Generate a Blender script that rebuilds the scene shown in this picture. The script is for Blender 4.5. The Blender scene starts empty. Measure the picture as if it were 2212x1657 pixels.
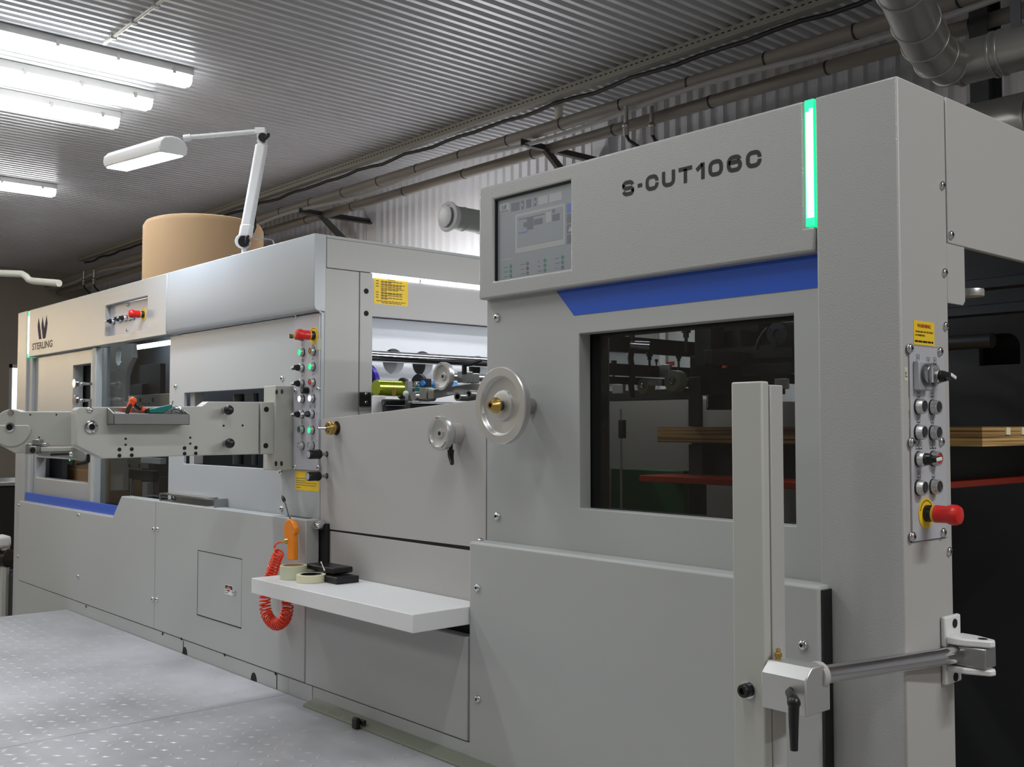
import bpy, bmesh, math, random
from mathutils import Vector, Matrix
random.seed(7)
S = bpy.context.scene
COL = S.collection
PI = math.pi
# ---------------------------------------------------------------- camera model (also used to measure the place)
F, CX, CY = 2255.0, 1106.0, 828.5
YAW, PIT = math.radians(41.28), math.radians(2.435)
FW = Vector((-math.cos(YAW)*math.cos(PIT), math.sin(YAW)*math.cos(PIT), math.sin(PIT)))
RT = FW.cross(Vector((0, 0, 1))).normalized()
UP = RT.cross(FW)
CAM = Vector((1.011, -1.883, 1.5))
def ray(u, v): return FW + RT*((u-CX)/F) - UP*((v-CY)/F)
def at(u, v, ax, val):
    d = ray(u, v); i = 'xyz'.index(ax)
    return CAM + d*((val-CAM[i])/d[i])
def atn(u, v, p, n):
    d = ray(u, v)
    return CAM + d*((Vector(p)-CAM).dot(n)/d.dot(n))
def dp(u, v, dep): return CAM + ray(u, v)*dep
# ---------------------------------------------------------------- materials
def lin(c): return tuple(((x/255)/12.92 if x/255 <= .04045 else ((x/255+.055)/1.055)**2.4) for x in c)
def mat(name, rgb, rough=.5, metal=0.0, spec=.5, bump=None, var=None, emit=None, est=1.0, coat=0.0, aniso=None):
    m = bpy.data.materials.new(name); m.use_nodes = True
    nt = m.node_tree; N = nt.nodes; L = nt.links
    b = N['Principled BSDF']
    c = lin(rgb) + (1,)
    b.inputs['Base Color'].default_value = c
    b.inputs['Roughness'].default_value = rough
    b.inputs['Metallic'].default_value = metal
    b.inputs['Specular IOR Level'].default_value = spec
    b.inputs['Coat Weight'].default_value = coat
    tc = N.new('ShaderNodeTexCoord')
    geo = N.new('ShaderNodeNewGeometry')
    if var:            # (scale, amount): slow colour variation, world position
        n = N.new('ShaderNodeTexNoise'); n.inputs['Scale'].default_value = var[0]; n.inputs['Detail'].default_value = 4
        L.new(geo.outputs['Position'], n.inputs['Vector'])
        r = N.new('ShaderNodeMapRange'); r.inputs[1].default_value = .3; r.inputs[2].default_value = .7
        r.inputs[3].default_value = 1-var[1]; r.inputs[4].default_value = 1+var[1]
        L.new(n.outputs['Fac'], r.inputs[0])
        mx = N.new('ShaderNodeVectorMath'); mx.operation = 'SCALE'
        mx.inputs[0].default_value = c[:3]; L.new(r.outputs[0], mx.inputs['Scale'])
        L.new(mx.outputs[0], b.inputs['Base Color'])
    if bump:           # (scale, strength, distance)
        n = N.new('ShaderNodeTexNoise'); n.inputs['Scale'].default_value = bump[0]; n.inputs['Detail'].default_value = 2
        L.new(geo.outputs['Position'], n.inputs['Vector'])
        bp = N.new('ShaderNodeBump'); bp.inputs['Strength'].default_value = bump[1]; bp.inputs['Distance'].default_value = bump[2]
        L.new(n.outputs['Fac'], bp.inputs['Height']); L.new(bp.outputs['Normal'], b.inputs['Normal'])
    if emit:
        b.inputs['Emission Color'].default_value = lin(emit)+(1,); b.inputs['Emission Strength'].default_value = est
    return m
def glass(name, tint, refl=.06, rough=.02):
    m = bpy.data.materials.new(name); m.use_nodes = True
    nt = m.node_tree; N = nt.nodes; L = nt.links
    N.remove(N['Principled BSDF'])
    t = N.new('ShaderNodeBsdfTransparent'); t.inputs[0].default_value = lin(tint)+(1,)
    g = N.new('ShaderNodeBsdfGlossy'); g.inputs['Roughness'].default_value = rough
    lw = N.new('ShaderNodeLayerWeight'); lw.inputs['Blend'].default_value = .5
    pw = N.new('ShaderNodeMath'); pw.operation = 'POWER'; pw.inputs[1].default_value = 4; L.new(lw.outputs['Facing'], pw.inputs[0])
    fr = N.new('ShaderNodeMath'); fr.operation = 'MULTIPLY_ADD'; fr.inputs[1].default_value = .4; fr.inputs[2].default_value = .03; L.new(pw.outputs[0], fr.inputs[0])
    mx = N.new('ShaderNodeMixShader')
    L.new(fr.outputs[0], mx.inputs[0]); L.new(t.outputs[0], mx.inputs[1]); L.new(g.outputs[0], mx.inputs[2])
    L.new(mx.outputs[0], N['Material Output'].inputs[0])
    return m
M = {}
GREY = (170, 172, 170)
M['hammer'] = mat('hammered grey paint', (168, 168, 166), .26, bump=(300, .5, .0016))
M['grey'] = mat('smooth grey paint', GREY, .5, bump=(500, .06, .001), var=(1.2, .025))
M['grey2'] = mat('smooth satin grey paint', (176, 180, 183), .36, var=(1.0, .02))
M['side'] = mat('light grey side paint', (176, 174, 171), .5, bump=(500, .05, .001))
M['arm'] = mat('ivory grey cast paint', (182, 182, 175), .42, var=(2.5, .04))
M['plate'] = mat('brushed panel plate', (180, 180, 185), .38, var=(9, .02))
M['white'] = mat('white enamel', (225, 225, 225), .4)
M['alu'] = mat('turned aluminium', (205, 205, 203), .36, .75)
M['steel'] = mat('machined steel', (170, 170, 168), .3, .9)
M['chrome'] = mat('bright chrome', (215, 215, 218), .12, 1)
M['dsteel'] = mat('dark steel', (70, 72, 74), .45, .7)
M['iron'] = mat('dark grey iron', (46, 48, 50), .6, .2)
M['black'] = mat('black plastic', (18, 18, 20), .35)
M['hole'] = mat('black socket recess', (8, 8, 8), .8)
M['brass'] = mat('brass', (190, 158, 88), .3, .9)
M['red'] = mat('red plastic', (205, 32, 30), .35)
M['redcap'] = mat('red button cap', (190, 45, 38), .4)
M['yellow'] = mat('yellow plastic', (215, 175, 30), .5)
M['ylabel'] = mat('yellow label paper', (240, 200, 30), .55)
M['blue'] = mat('blue gloss paint', (30, 84, 190), .4)
M['green'] = mat('dark green cap', (12, 92, 58), .4)
M['glow_green'] = mat('lit green lens', (40, 220, 140), .4, emit=(40, 255, 150), est=.75)
M['glow_white'] = mat('lit white lens', (235, 235, 245), .4, emit=(240, 240, 255), est=.8)
M['led_green'] = mat('green status light', (60, 230, 170), .4, emit=(25, 230, 140), est=1.0)
M['led_core'] = mat('bright green status tube', (200, 255, 235), .4, emit=(175, 255, 225), est=3.0)
M['ycap'] = mat('dull yellow cap', (150, 120, 10), .45)
M['gcap'] = mat('grey button cap', (165, 167, 172), .4)
M['dcap'] = mat('charcoal button cap', (38, 38, 44), .4)
M['ink'] = mat('black print', (16, 16, 18), .5)
M['ink2'] = mat('faded grey print', (95, 95, 100), .6)
M['pink_ink'] = mat('dark red print', (150, 24, 20), .5)
M['purple_ink'] = mat('deep purple print', (30, 16, 52), .6, spec=.2)
M['orange'] = mat('orange gun plastic', (245, 140, 20), .35)
M['hose'] = mat('orange red hose', (240, 62, 14), .22, coat=.3)
M['tape_c'] = mat('clear pale tape roll', (205, 208, 180), .35)
M['tape_m'] = mat('cream masking tape', (226, 222, 190), .6)
M['card'] = mat('kraft cardboard', (190, 152, 108), .75, var=(3, .05))
M['kraft'] = mat('kraft paper wrap', (206, 172, 132), .7, var=(1.6, .05))
M['teal'] = mat('teal plastic', (0, 110, 105), .4)
M['orange2'] = mat('orange red grip', (240, 78, 20), .35)
M['rubber'] = mat('cream rubber', (140, 138, 118), .55)
M['ply'] = None
M['orangepaint'] = mat('orange red table paint', (205, 62, 22), .45)
M['greenpaint'] = mat('dark green paint', (24, 96, 54), .5)
M['purple'] = mat('violet gloss rim', (58, 40, 160), .3)
M['foil'] = mat('yellow green metal foil', (190, 205, 70), .22, .85)
M['bluetube'] = mat('bright blue tube', (20, 120, 210), .4)
M['galv'] = mat('galvanised ceiling sheet', (205, 206, 208), .36, .25, var=(.35, .10))
M['wallsheet'] = mat('painted wall sheet', (196, 196, 200), .5, var=(.6, .05))
M['tray'] = mat('grey perforated tray', (150, 150, 142), .5, .3)
M['pipe'] = mat('grey painted pipe', (128, 122, 116), .55, var=(3, .08))
M['duct'] = mat('galvanised duct', (158, 157, 152), .33, .8, var=(2.5, .12))
M['ductlight'] = mat('pale grey duct', (170, 175, 170), .45)
M['bracket'] = mat('dark bracket paint', (62, 60, 56), .6)
M['pvc'] = mat('white plastic pipe', (220, 218, 205), .4)
M['cable'] = mat('black cable', (22, 22, 24), .5)
M['cablegrey'] = mat('grey cable', (150, 150, 150), .5)
M['lampbody'] = mat('grey lamp housing', (190, 190, 188), .5)
M['tube_on'] = mat('lit lamp diffuser', (255, 255, 255), .4, emit=(252, 254, 255), est=13.0)
M['deskled'] = mat('lit desk lamp diffuser', (255, 255, 255), .4, emit=(225, 238, 255), est=55.0)
M['led_strip'] = mat('lit light strip', (255, 255, 255), .4, emit=(240, 246, 255), est=14.0)
M['led_soft'] = mat('dim light strip', (255, 255, 255), .4, emit=(235, 242, 255), est=6.0)
M['winglow'] = mat('daylit window pane', (235, 240, 245), .3, emit=(235, 242, 255), est=1.6)
M['beige'] = mat('beige painted wall', (168, 160, 148), .7, var=(.8, .04))
M['concrete'] = mat('grey concrete', (140, 138, 134), .7, var=(.9, .1))
M['screenface'] = mat('grey touch screen', (128, 132, 134), .28, emit=(140, 146, 150), est=.10)
M['s1'] = mat('screen pale', (150, 152, 152), .3, emit=(150, 152, 152), est=.10)
M['s2'] = mat('screen mid grey', (105, 106, 116), .3, emit=(105, 106, 116), est=.05)
M['s3'] = mat('screen blue', (92, 112, 160), .3, emit=(90, 112, 160), est=.08)
M['sg'] = mat('screen green dot', (84, 120, 106), .3, emit=(70, 120, 100), est=.05)
M['sr'] = mat('screen red dot', (130, 78, 80), .3, emit=(130, 70, 70), est=.05)
M['glasswin'] = glass('tinted machine window', (200, 202, 201))
M['glassclear'] = glass('clear machine window', (224, 227, 227))
M['clear'] = glass('clear plastic cover', (225, 225, 225))
def ply_mat():
    m = mat('plywood edge', (170, 130, 75), .6)
    nt = m.node_tree; N = nt.nodes; L = nt.links; b = N['Principled BSDF']
    geo = N.new('ShaderNodeNewGeometry'); mp = N.new('ShaderNodeMapping'); mp.inputs['Scale'].default_value = (1.5, 1.5, 170)
    n = N.new('ShaderNodeTexNoise'); n.inputs['Scale'].default_value = 1; n.inputs['Detail'].default_value = 3
    cr = N.new('ShaderNodeValToRGB'); e = cr.color_ramp.elements
    e[0].position = .38; e[0].color = lin((84, 52, 22))+(1,); e[1].position = .6; e[1].color = lin((205, 165, 100))+(1,)
    L.new(geo.outputs['Position'], mp.inputs[0]); L.new(mp.outputs[0], n.inputs['Vector']); L.new(n.outputs['Fac'], cr.inputs[0]); L.new(cr.outputs[0], b.inputs['Base Color'])
    return m
M['ply'] = ply_mat()
def tread_mat():       # worn painted steel platform plate: stains and scuffs with shapes of their own
    m = mat('worn steel platform', (172, 172, 174), .42, .1)
    nt = m.node_tree; N = nt.nodes; L = nt.links; b = N['Principled BSDF']
    geo = N.new('ShaderNodeNewGeometry')
    n = N.new('ShaderNodeTexNoise'); n.inputs['Scale'].default_value = 2.2; n.inputs['Detail'].default_value = 6; n.inputs['Roughness'].default_value = .6
    L.new(geo.outputs['Position'], n.inputs['Vector'])
    cr = N.new('ShaderNodeValToRGB'); e = cr.color_ramp.elements
    e[0].position = .3; e[0].color = lin((146, 146, 148))+(1,); e[1].position = .72; e[1].color = lin((190, 190, 193))+(1,)
    L.new(n.outputs['Fac'], cr.inputs[0]); L.new(cr.outputs[0], b.inputs['Base Color'])
    r = N.new('ShaderNodeMapRange'); r.inputs[3].default_value = .32; r.inputs[4].default_value = .55
    L.new(n.outputs['Fac'], r.inputs[0]); L.new(r.outputs[0], b.inputs['Roughness'])
    return m
M['tread'] = tread_mat()
M['treadrib'] = mat('worn bright tread rib', (205, 205, 207), .34, .5)
M['railsteel'] = mat('greenish rail steel', (128, 132, 118), .5, .3)
# ---------------------------------------------------------------- mesh builder
WL = {}                # world location of each built object
def AX(ax, a, p, q):   # axis letter, coordinate on it, the two remaining coordinates in order
    return {'x': Vector((a, p, q)), 'y': Vector((p, a, q)), 'z': Vector((p, q, a))}[ax]
class B:
    def __init__(s, T=None): s.bm = bmesh.new(); s.m = 0; s.T = T
    def v(s, p):
        p = Vector(p)
        return s.bm.verts.new(s.T @ p if s.T else p)
    def f(s, vs):
        try:
            fc = s.bm.faces.new(vs); fc.material_index = s.m; return fc
        except ValueError: return None
    def box(s, x0, x1, y0, y1, z0, z1):
        P = [s.v((x, y, z)) for x in (x0, x1) for y in (y0, y1) for z in (z0, z1)]
        for q in ((0, 1, 3, 2), (4, 6, 7, 5), (0, 4, 5, 1), (2, 3, 7, 6), (0, 2, 6, 4), (1, 5, 7, 3)): s.f([P[i] for i in q])
        return s
    def prism(s, poly, ax, a0, a1, holes=()):
        loops = [list(poly)] + [list(h) for h in holes]
        fr, bk = [], []
        for lp in loops:
            fr.append([s.v(AX(ax, a0, p[0], p[1])) for p in lp]); bk.append([s.v(AX(ax, a1, p[0], p[1])) for p in lp])
        for A, Bk in zip(fr, bk):
            n = len(A)
            for i in range(n): s.f([A[i], A[(i+1) % n], Bk[(i+1) % n], Bk[i]])
        if not holes:
            s.f(fr[0]); s.f(bk[0][::-1])
        else:
            for st in (fr, bk):
                es = []
                for A in st:
                    for i in range(len(A)):
                        e = s.bm.edges.get((A[i], A[(i+1) % len(A)])) or s.bm.edges.new((A[i], A[(i+1) % len(A)]))
                        es.append(e)
                r = bmesh.ops.triangle_fill(s.bm, use_beauty=True, use_dissolve=False, edges=es)
                for g in r['geom']:
                    if isinstance(g, bmesh.types.BMFace): g.material_index = s.m
        return s
    def ring(s, c, d, r, n, ph=0):
        d = Vector(d).normalized(); a = d.orthogonal().normalized()
        if abs(d.z) < .99: a = d.cross(Vector((0, 0, 1))).normalized()
        b = d.cross(a)
        return [s.v(Vector(c)+(a*math.cos(ph+2*PI*i/n)+b*math.sin(ph+2*PI*i/n))*r) for i in range(n)]
    def lathe(s, o, d, prof, n=24, ph=0, cap=True):   # prof: (radius, height along d)
        o = Vector(o); d = Vector(d).normalized(); prev = None
        for k, (r, h) in enumerate(prof):
            cur = [s.v(o+d*h)] if r < 1e-6 else s.ring(o+d*h, d, r, n, ph)
            if prev is not None:
                if len(prev) == 1 and len(cur) > 1:
                    for i in range(n): s.f([prev[0], cur[i], cur[(i+1) % n]])
                elif len(cur) == 1 and len(prev) > 1:
                    for i in range(n): s.f([prev[i], cur[0], prev[(i+1) % n]])
                elif len(cur) > 1:
                    for i in range(n): s.f([prev[i], cur[i], cur[(i+1) % n], prev[(i+1) % n]])
            elif cap and len(cur) > 1: s.f(cur[::-1])
            prev = cur
        if cap and len(prev) > 1: s.f(prev)
        return s
    def cyl(s, a, b, r, r2=None, n=20, ph=0):
        a = Vector(a); b = Vector(b)
        return s.lathe(a, b-a, [(r, 0), (r if r2 is None else r2, (b-a).length)], n, ph)
    def sph(s, c, r, n=16, sc=(1, 1, 1)):
        c = Vector(c); rows = []
        for j in range(n//2+1):
            t = PI*j/(n//2)
            if j in (0, n//2): rows.append([s.v(c+Vector((0, 0, r*math.cos(t)*sc[2])))])
            else: rows.append([s.v(c+Vector((r*math.sin(t)*math.cos(2*PI*i/n)*sc[0], r*math.sin(t)*math.sin(2*PI*i/n)*sc[1], r*math.cos(t)*sc[2]))) for i in range(n)])
        for j in range(n//2):
            A, Q = rows[j], rows[j+1]
            for i in range(n):
                k = (i+1) % n
                if len(A) == 1: s.f([A[0], Q[i], Q[k]])
                elif len(Q) == 1: s.f([A[i], Q[0], A[k]])
                else: s.f([A[i], Q[i], Q[k], A[k]])
        return s
    def tube(s, pts, r, n=10, cap=True):
        pts = [Vector(p) for p in pts]; prev = None; a = None
        for i, p in enumerate(pts):
            d = (pts[min(i+1, len(pts)-1)]-pts[max(i-1, 0)]).normalized()
            if a is None:
                a = d.orthogonal().normalized()
            a = (a-d*a.dot(d)).normalized(); b = d.cross(a)
            rr = r[i] if isinstance(r, (list, tuple)) else r
            cur = [s.v(p+(a*math.cos(2*PI*k/n)+b*math.sin(2*PI*k/n))*rr) for k in range(n)]
            if prev:
                for k in range(n): s.f([prev[k], prev[(k+1) % n], cur[(k+1) % n], cur[k]])
            elif cap: s.f(cur[::-1])
            prev = cur
        if cap: s.f(prev)
        return s
    def quad(s, pts): s.f([s.v(p) for p in pts]); return s
    def ob(s, name, parent, mats, bevel=0.0, smooth=35, normals=True):
        bm = s.bm
        if normals: bmesh.ops.recalc_face_normals(bm, faces=bm.faces)
        me = bpy.data.meshes.new(name)
        co = [v.co for v in bm.verts]
        lo = Vector((min(c.x for c in co), min(c.y for c in co), min(c.z for c in co)))
        hi = Vector((max(c.x for c in co), max(c.y for c in co), max(c.z for c in co)))
        c = (lo+hi)/2
        if parent is None: c.z = lo.z
        for v in bm.verts: v.co -= c
        bm.to_mesh(me); bm.free()
        if not isinstance(mats, (list, tuple)): mats = [mats]
        for mm in mats: me.materials.append(M[mm] if isinstance(mm, str) else mm)
        if smooth:
            for p in me.polygons: p.use_smooth = True
            me.set_sharp_from_angle(angle=math.radians(smooth))
        o = bpy.data.objects.new(name, me); COL.objects.link(o)
        o.location = c; WL[o.name] = c.copy()
        if parent is not None:
            o.parent = parent; o.matrix_parent_inverse = Matrix.Translation(-WL[parent.name])
        if bevel:
            md = o.modifiers.new('edge', 'BEVEL'); md.width = bevel; md.segments = 2; md.limit_method = 'ANGLE'; md.angle_limit = math.radians(50)
            md.use_clamp_overlap = True
        return o
def thing(name, loc, label, cat, group=None):
    o = bpy.data.objects.new(name, None); COL.objects.link(o); o.location = loc; o.empty_display_size = .1
    WL[o.name] = Vector(loc); return tag(o, label, cat, group)
def tag(o, label, cat, group=None):
    o['label'] = label; o['category'] = cat
    if group: o['group'] = group
    return o
def lab(o, label): o['label'] = label; return o
def struct(o): o['kind'] = 'structure'; return o
def dup(root, off, label, group=None):
    """copy a thing with its parts and their sub-parts, moved by off"""
    r = root.copy(); COL.objects.link(r); r.location = root.location+Vector(off); r['label'] = label
    if group: r['group'] = group
    WL[r.name] = r.location.copy()
    def kids(a, b):
        for ch in list(a.children):
            c = ch.copy(); COL.objects.link(c); c.parent = b; kids(ch, c)
    kids(root, r)
    return r
# ---------------------------------------------------------------- lettering
def stroke_glyphs(text, w, h, t, gap, widths):
    """wide square lettering with rounded corners: list of closed quads strips in (x, z)"""
    def arc(cx, cz, r, a0, a1, n=5): return [(cx+r*math.cos(a0+(a1-a0)*i/n), cz+r*math.sin(a0+(a1-a0)*i/n)) for i in range(n+1)]
    out = []; x = 0
    for ch in text:
        W = w*widths.get(ch, 1); a, b, lo, hi = t/2, W-t/2, t/2, h-t/2; r = min(.28*h, (b-a)/2); m = h*.5
        H = PI/2
        if ch == 'S': P = [arc(b-r, hi-r, r, .3, H) + arc(a+r*.8, hi-r*.8, r*.8, H, PI) + arc(a+r*.8, m+r*.8, r*.8, PI, 3*H) + arc(b-r*.8, m-r*.8, r*.8, H, 0) + arc(b-r*.8, lo+r*.8, r*.8, 0, -H) + arc(a+r, lo+r, r, -H, -PI+.3)]
        elif ch == '-': P = [[(0, m), (W, m)]]
        elif ch == 'C': P = [[(b, hi-r*1.15)] + arc(b-r, hi-r, r, 0, H) + arc(a+r, hi-r, r, H, PI) + arc(a+r, lo+r, r, PI, 3*H) + arc(b-r, lo+r, r, -H, 0) + [(b, lo+r*1.15)]]
        elif ch == 'U': P = [[(a, h)] + arc(a+r, lo+r, r, PI, 3*H) + arc(b-r, lo+r, r, -H, 0) + [(b, h)]]
        elif ch == 'T': P = [[(0, hi), (W, hi)], [(W/2, hi), (W/2, 0)]]
        elif ch == '1': P = [[(t*.2, h-t*1.5), (W-t/2-t*.1, h-t*.35)], [(W-t/2, h), (W-t/2, 0)]]
        elif ch == '0': P = [arc(b-r, hi-r, r, 0, H) + arc(a+r, hi-r, r, H, PI) + arc(a+r, lo+r, r, PI, 3*H) + arc(b-r, lo+r, r, -H, 0) + [(b, hi-r)]]
        elif ch == '6': P = [arc(b-r, hi-r, r, .35, H) + arc(a+r, hi-r, r, H, PI) + arc(a+r, lo+r, r, PI, 3*H) + arc(b-r*.9, lo+r*.9, r*.9, -H, 0) + arc(b-r*.6, m+t*.1-r*.4, r*.6, 0, H) + [(a, m+t*.1+r*.2)]]
        for pl in P:
            L, R = [], []
            for i, p in enumerate(pl):
                p0 = pl[max(i-1, 0)]; p1 = pl[min(i+1, len(pl)-1)]
                dx, dz = p1[0]-p0[0], p1[1]-p0[1]; q = math.hypot(dx, dz) or 1
                nx, nz = -dz/q*t/2, dx/q*t/2
                L.append((x+p[0]+nx, p[1]+nz)); R.append((x+p[0]-nx, p[1]-nz))
            out.append((L, R))
        x += W+gap
    return out, x-gap
def text_mesh(body, size, T, name, parent, m, ext=.0004, sx=1.0, off=0.0, align='LEFT'):
    cu = bpy.data.curves.new(name, 'FONT'); cu.body = body; cu.size = size; cu.extrude = ext; cu.offset = off; cu.align_x = align
    cu.resolution_u = 3
    o = bpy.data.objects.new('tmp', cu); COL.objects.link(o)
    dg = bpy.context.evaluated_depsgraph_get(); dg.update()
    me = bpy.data.meshes.new_from_object(o.evaluated_get(dg)); bpy.data.objects.remove(o)
    b = B(T @ Matrix.Diagonal((sx, 1, 1, 1)))
    vs = [b.v(v.co) for v in me.vertices]
    for p in me.polygons: b.f([vs[i] for i in p.vertices])
    bpy.data.meshes.remove(me)
    return b.ob(name, parent, m, smooth=0)
def TF(x, y, z):  # lettering frame on a surface that faces -Y: local x -> +X, local y -> +Z
    return Matrix(((1, 0, 0, x), (0, 0, -1, y), (0, 1, 0, z), (0, 0, 0, 1)))
def TX(x, y, z):  # lettering frame on a surface that faces +X: local x -> +Y, local y -> +Z
    return Matrix(((0, 0, 1, x), (1, 0, 0, y), (0, 1, 0, z), (0, 0, 0, 1)))
def screw(parent, p, d, r=.009, name='screw'):
    b = B(); d = Vector(d); b.lathe(p, d, [(r, 0), (r, r*.25), (r*.8, r*.55), (r*.45, r*.7)], 12)
    b.m = 1; b.lathe(Vector(p)+d*r*.68, d, [(r*.38, 0), (r*.38, r*.06)], 6)
    return b.ob(name, parent, ['chrome', 'hole'])
def sockets(parent, pts, d, r, name='bolt_hole'):
    for p in pts:
        b = B(); b.lathe(Vector(p), d, [(r, 0), (r, .0015)], 14); b.ob(name, parent, 'hole')
# ================================================================ the room
H, YW, ZP = 4.1, 4.4, 0.57
X0, X1, Y0 = -17.0, 5.0, -8.0
b = B(); b.box(X0, X1, Y0, YW, -.05, 0); struct(b.ob('floor', None, 'concrete', smooth=0))
def sheet(x0, x1, pitch, d, fn, prof=None):
    prof = prof or ((0, 0), (.22, 0), (.38, d), (.84, d))
    b = B(); x = x0; prev = None
    while x < x1:
        for k, z in prof:
            px = x+k*pitch
            if px > x1: break
            cur = [b.v(p) for p in fn(px, z)]
            if prev: b.f([prev[0], cur[0], cur[1], prev[1]])
            prev = cur
        x += pitch
    return b
sh = sheet(X0, X1, .0895, .034, lambda x, z: ((x, Y0, H+z), (x, YW, H+z)), ((0, 0), (.38, 0), (.50, .045), (.88, .045)))
struct(sh.ob('ceiling', None, 'galv', smooth=0, normals=False))
sh = sheet(X0, X1, .115, .022, lambda x, z: ((x, YW+z, 0), (x, YW+z, H+.04)))
struct(sh.ob('wall_back', None, 'wallsheet', smooth=0, normals=False))
wa, wb = at(20, 786, 'x', X0), at(92, 905, 'x', X0)
b = B(); b.prism([(Y0, 0), (YW, 0), (YW, H+.05), (Y0, H+.05)], 'x', X0-.15, X0, holes=[[(wa.y, wb.z), (wb.y, wb.z), (wb.y, wa.z), (wa.y, wa.z)]])
struct(b.ob('wall_left', None, 'beige', smooth=0))
b = B(); b.box(X1, X1+.15, Y0, YW, 0, H+.05); struct(b.ob('wall_right', None, 'beige', smooth=0))
b = B(); b.box(X0, X1, Y0-.15, Y0, 0, H+.05); struct(b.ob('wall_front', None, 'beige', smooth=0))
b = B(); b.box(X0-.12, X0-.1, wa.y, wb.y, wb.z, wa.z); w1 = b.ob('window_1', None, 'winglow', smooth=0); struct(w1)
b = B()
for y in (wa.y, (wa.y+wb.y)/2-.03, wb.y-.06): b.box(X0-.1, X0-.04, y, y+.06, wb.z, wa.z)
b.box(X0-.1, X0-.04, wa.y, wb.y, wb.z, wb.z+.06); b.box(X0-.1, X0-.04, wa.y, wb.y, wa.z-.06, wa.z)
b.ob('window_frame', w1, 'white', smooth=0)
# long work platform in front of the press: two tread plates with raised teardrop ribs
def tread(x0, x1, y0, y1, name, label):
    t = thing(name, ((x0+x1)/2, (y0+y1)/2, 0), label, 'platform')
    b = B(); b.box(x0, x1, y0, y1, ZP-.012, ZP); b.ob('tread_plate', t, 'tread', smooth=0)
    b = B(); b.box(x0+.02, x1-.02, y0+.02, y1-.02, 0, ZP-.012); b.ob('platform_frame', t, 'dsteel', smooth=0)
    b = B(); r = random.Random(3)
    nx = int((x1-x0)/.05); ny = int((y1-y0)/.05)
    for i in range(nx):
        for j in range(ny):
            cx, cy = x0+.03+i*.05, y0+.03+j*.05
            if cy > -.30 and r.random() < .75: continue      # worn smooth next to the machine
            if r.random() < .12: continue
            a = PI/4 if (i+j) % 2 else -PI/4
            dx, dy = math.cos(a)*.0165, math.sin(a)*.0165; nx_, ny_ = -math.sin(a)*.0052, math.cos(a)*.0052
            v = [b.v((cx-dx, cy-dy, ZP+.0003)), b.v((cx+nx_, cy+ny_, ZP+.0003)), b.v((cx+dx, cy+dy, ZP+.0003)), b.v((cx-nx_, cy-ny_, ZP+.0003)), b.v((cx, cy, ZP+.0026))]
            for k in range(4): b.f([v[k], v[(k+1) % 4], v[4]])
    o = b.ob('tread_ribs', t, 'treadrib', smooth=60); o['kind'] = 'stuff'
    return t
tread(-4.55, -2.282, -2.3, -.037, 'work_platform', 'worn grey steel tread plate platform under the press, left of the seam')
tread(-2.279, -.05, -2.3, -.037, 'work_platform', 'grey steel tread plate platform with the floor rail, right of the seam')
# ceiling lamps: battens running across the machine
def batten(u, v, label, L=1.5):
    p = at(u, v, 'z', H-.14); x, y1 = p.x-.065, p.y; y0 = y1-L
    t = thing('ceiling_lamp', (x, (y0+y1)/2, H-.01), label, 'lamp', 'batten lamps on the ceiling')
    b = B(); b.prism([(x-.06, H-.058), (x-.05, H-.001), (x+.05, H-.001), (x+.06, H-.058)], 'y', y0, y1); b.ob('housing', t, 'lampbody', .004)
    b = B(); prof = [(x-.062, H-.058)]+[(x-.062*math.cos(a*PI/8), H-.085-.058*math.sin(a*PI/8)) for a in range(9)]+[(x+.062, H-.058)]
    b.prism(prof, 'y', y0+.004, y1-.035)
    k = len(prof)
    b.prism([((px-x)*.82+x, (pz-H+.075)*.8+H-.075) for px, pz in prof], 'y', y1-.035, y1-.008)
    b.ob('diffuser', t, 'tube_on', .006)
    for k in range(4):
        yy = y0+.15+k*(L-.3)/3
        b = B(); b.box(x+.056, x+.066, yy-.012, yy+.012, H-.075, H-.035); b.ob('clip', t, 'steel')
    return t
batten(420, 187, 'lit ceiling batten lamp at top left, the largest of the three side by side')
batten(334, 237, 'lit ceiling batten lamp between two others, middle of the three side by side')
batten(262, 277, 'lit ceiling batten lamp just above the desk lamp head, lowest of the three')
batten(124, 425, 'lit ceiling batten lamp alone at the left edge, left of the desk lamp')
# conduit across the ribs
a = at(225, 95, 'z', H-.015); t = thing('conduit', (a.x, a.y, a.z), 'thin white conduit clipped across the ceiling ribs above the lamps', 'conduit')
b = B(); b.tube([a, a+Vector((2.2, 0, 0))], .011, 8); b.ob('tube', t, 'pvc')
for k in range(5):
    b = B(); b.box(a.x+.15+k*.35, a.x+.18+k*.35, a.y-.02, a.y+.02, H-.03, H); b.ob('clip', t, 'lampbody')
# hanging wire at the big lamp
p = at(292, 120, 'z', H-.01); b = B(); b.tube([p, p+Vector((.0, 0, -.09)), p+Vector((-.01, -.01, -.16))], .002, 5)
tag(b.ob('wire', None, 'cablegrey'), 'short loose wire hanging from the ceiling beside the largest lamp', 'wire')
# perforated tray carried across the ceiling ribs
ty = at(1000, 262, 'z', H-.005).y
t = thing('cable_tray', (-5, ty, H-.06), 'long grey perforated tray running along the ceiling edge', 'tray')
xa, xb = -15.2, -1.0
b = B(); b.box(xa, xb, ty, ty+.004, H-.062, H-.001); b.box(xa, xb, ty, ty+.07, H-.066, H-.062); b.box(xa, xb, ty+.066, ty+.07, H-.062, H-.001)
b.m = 1; x = xa+.02
while x < xb-.04: b.box(x, x+.024, ty-.001, ty, H-.032, H-.024); x += .05
b.ob('channel', t, ['tray', 'hole'], smooth=0)
b = B(); pts = [(xa+i*.2, ty+.10+.012*math.sin(i*1.3), H-.075-.018*math.sin(i*.9)**2) for i in range(int((xb-xa)/.2))]
b.tube(pts, .016, 8); b.ob('cable', t, 'cable')
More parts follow.
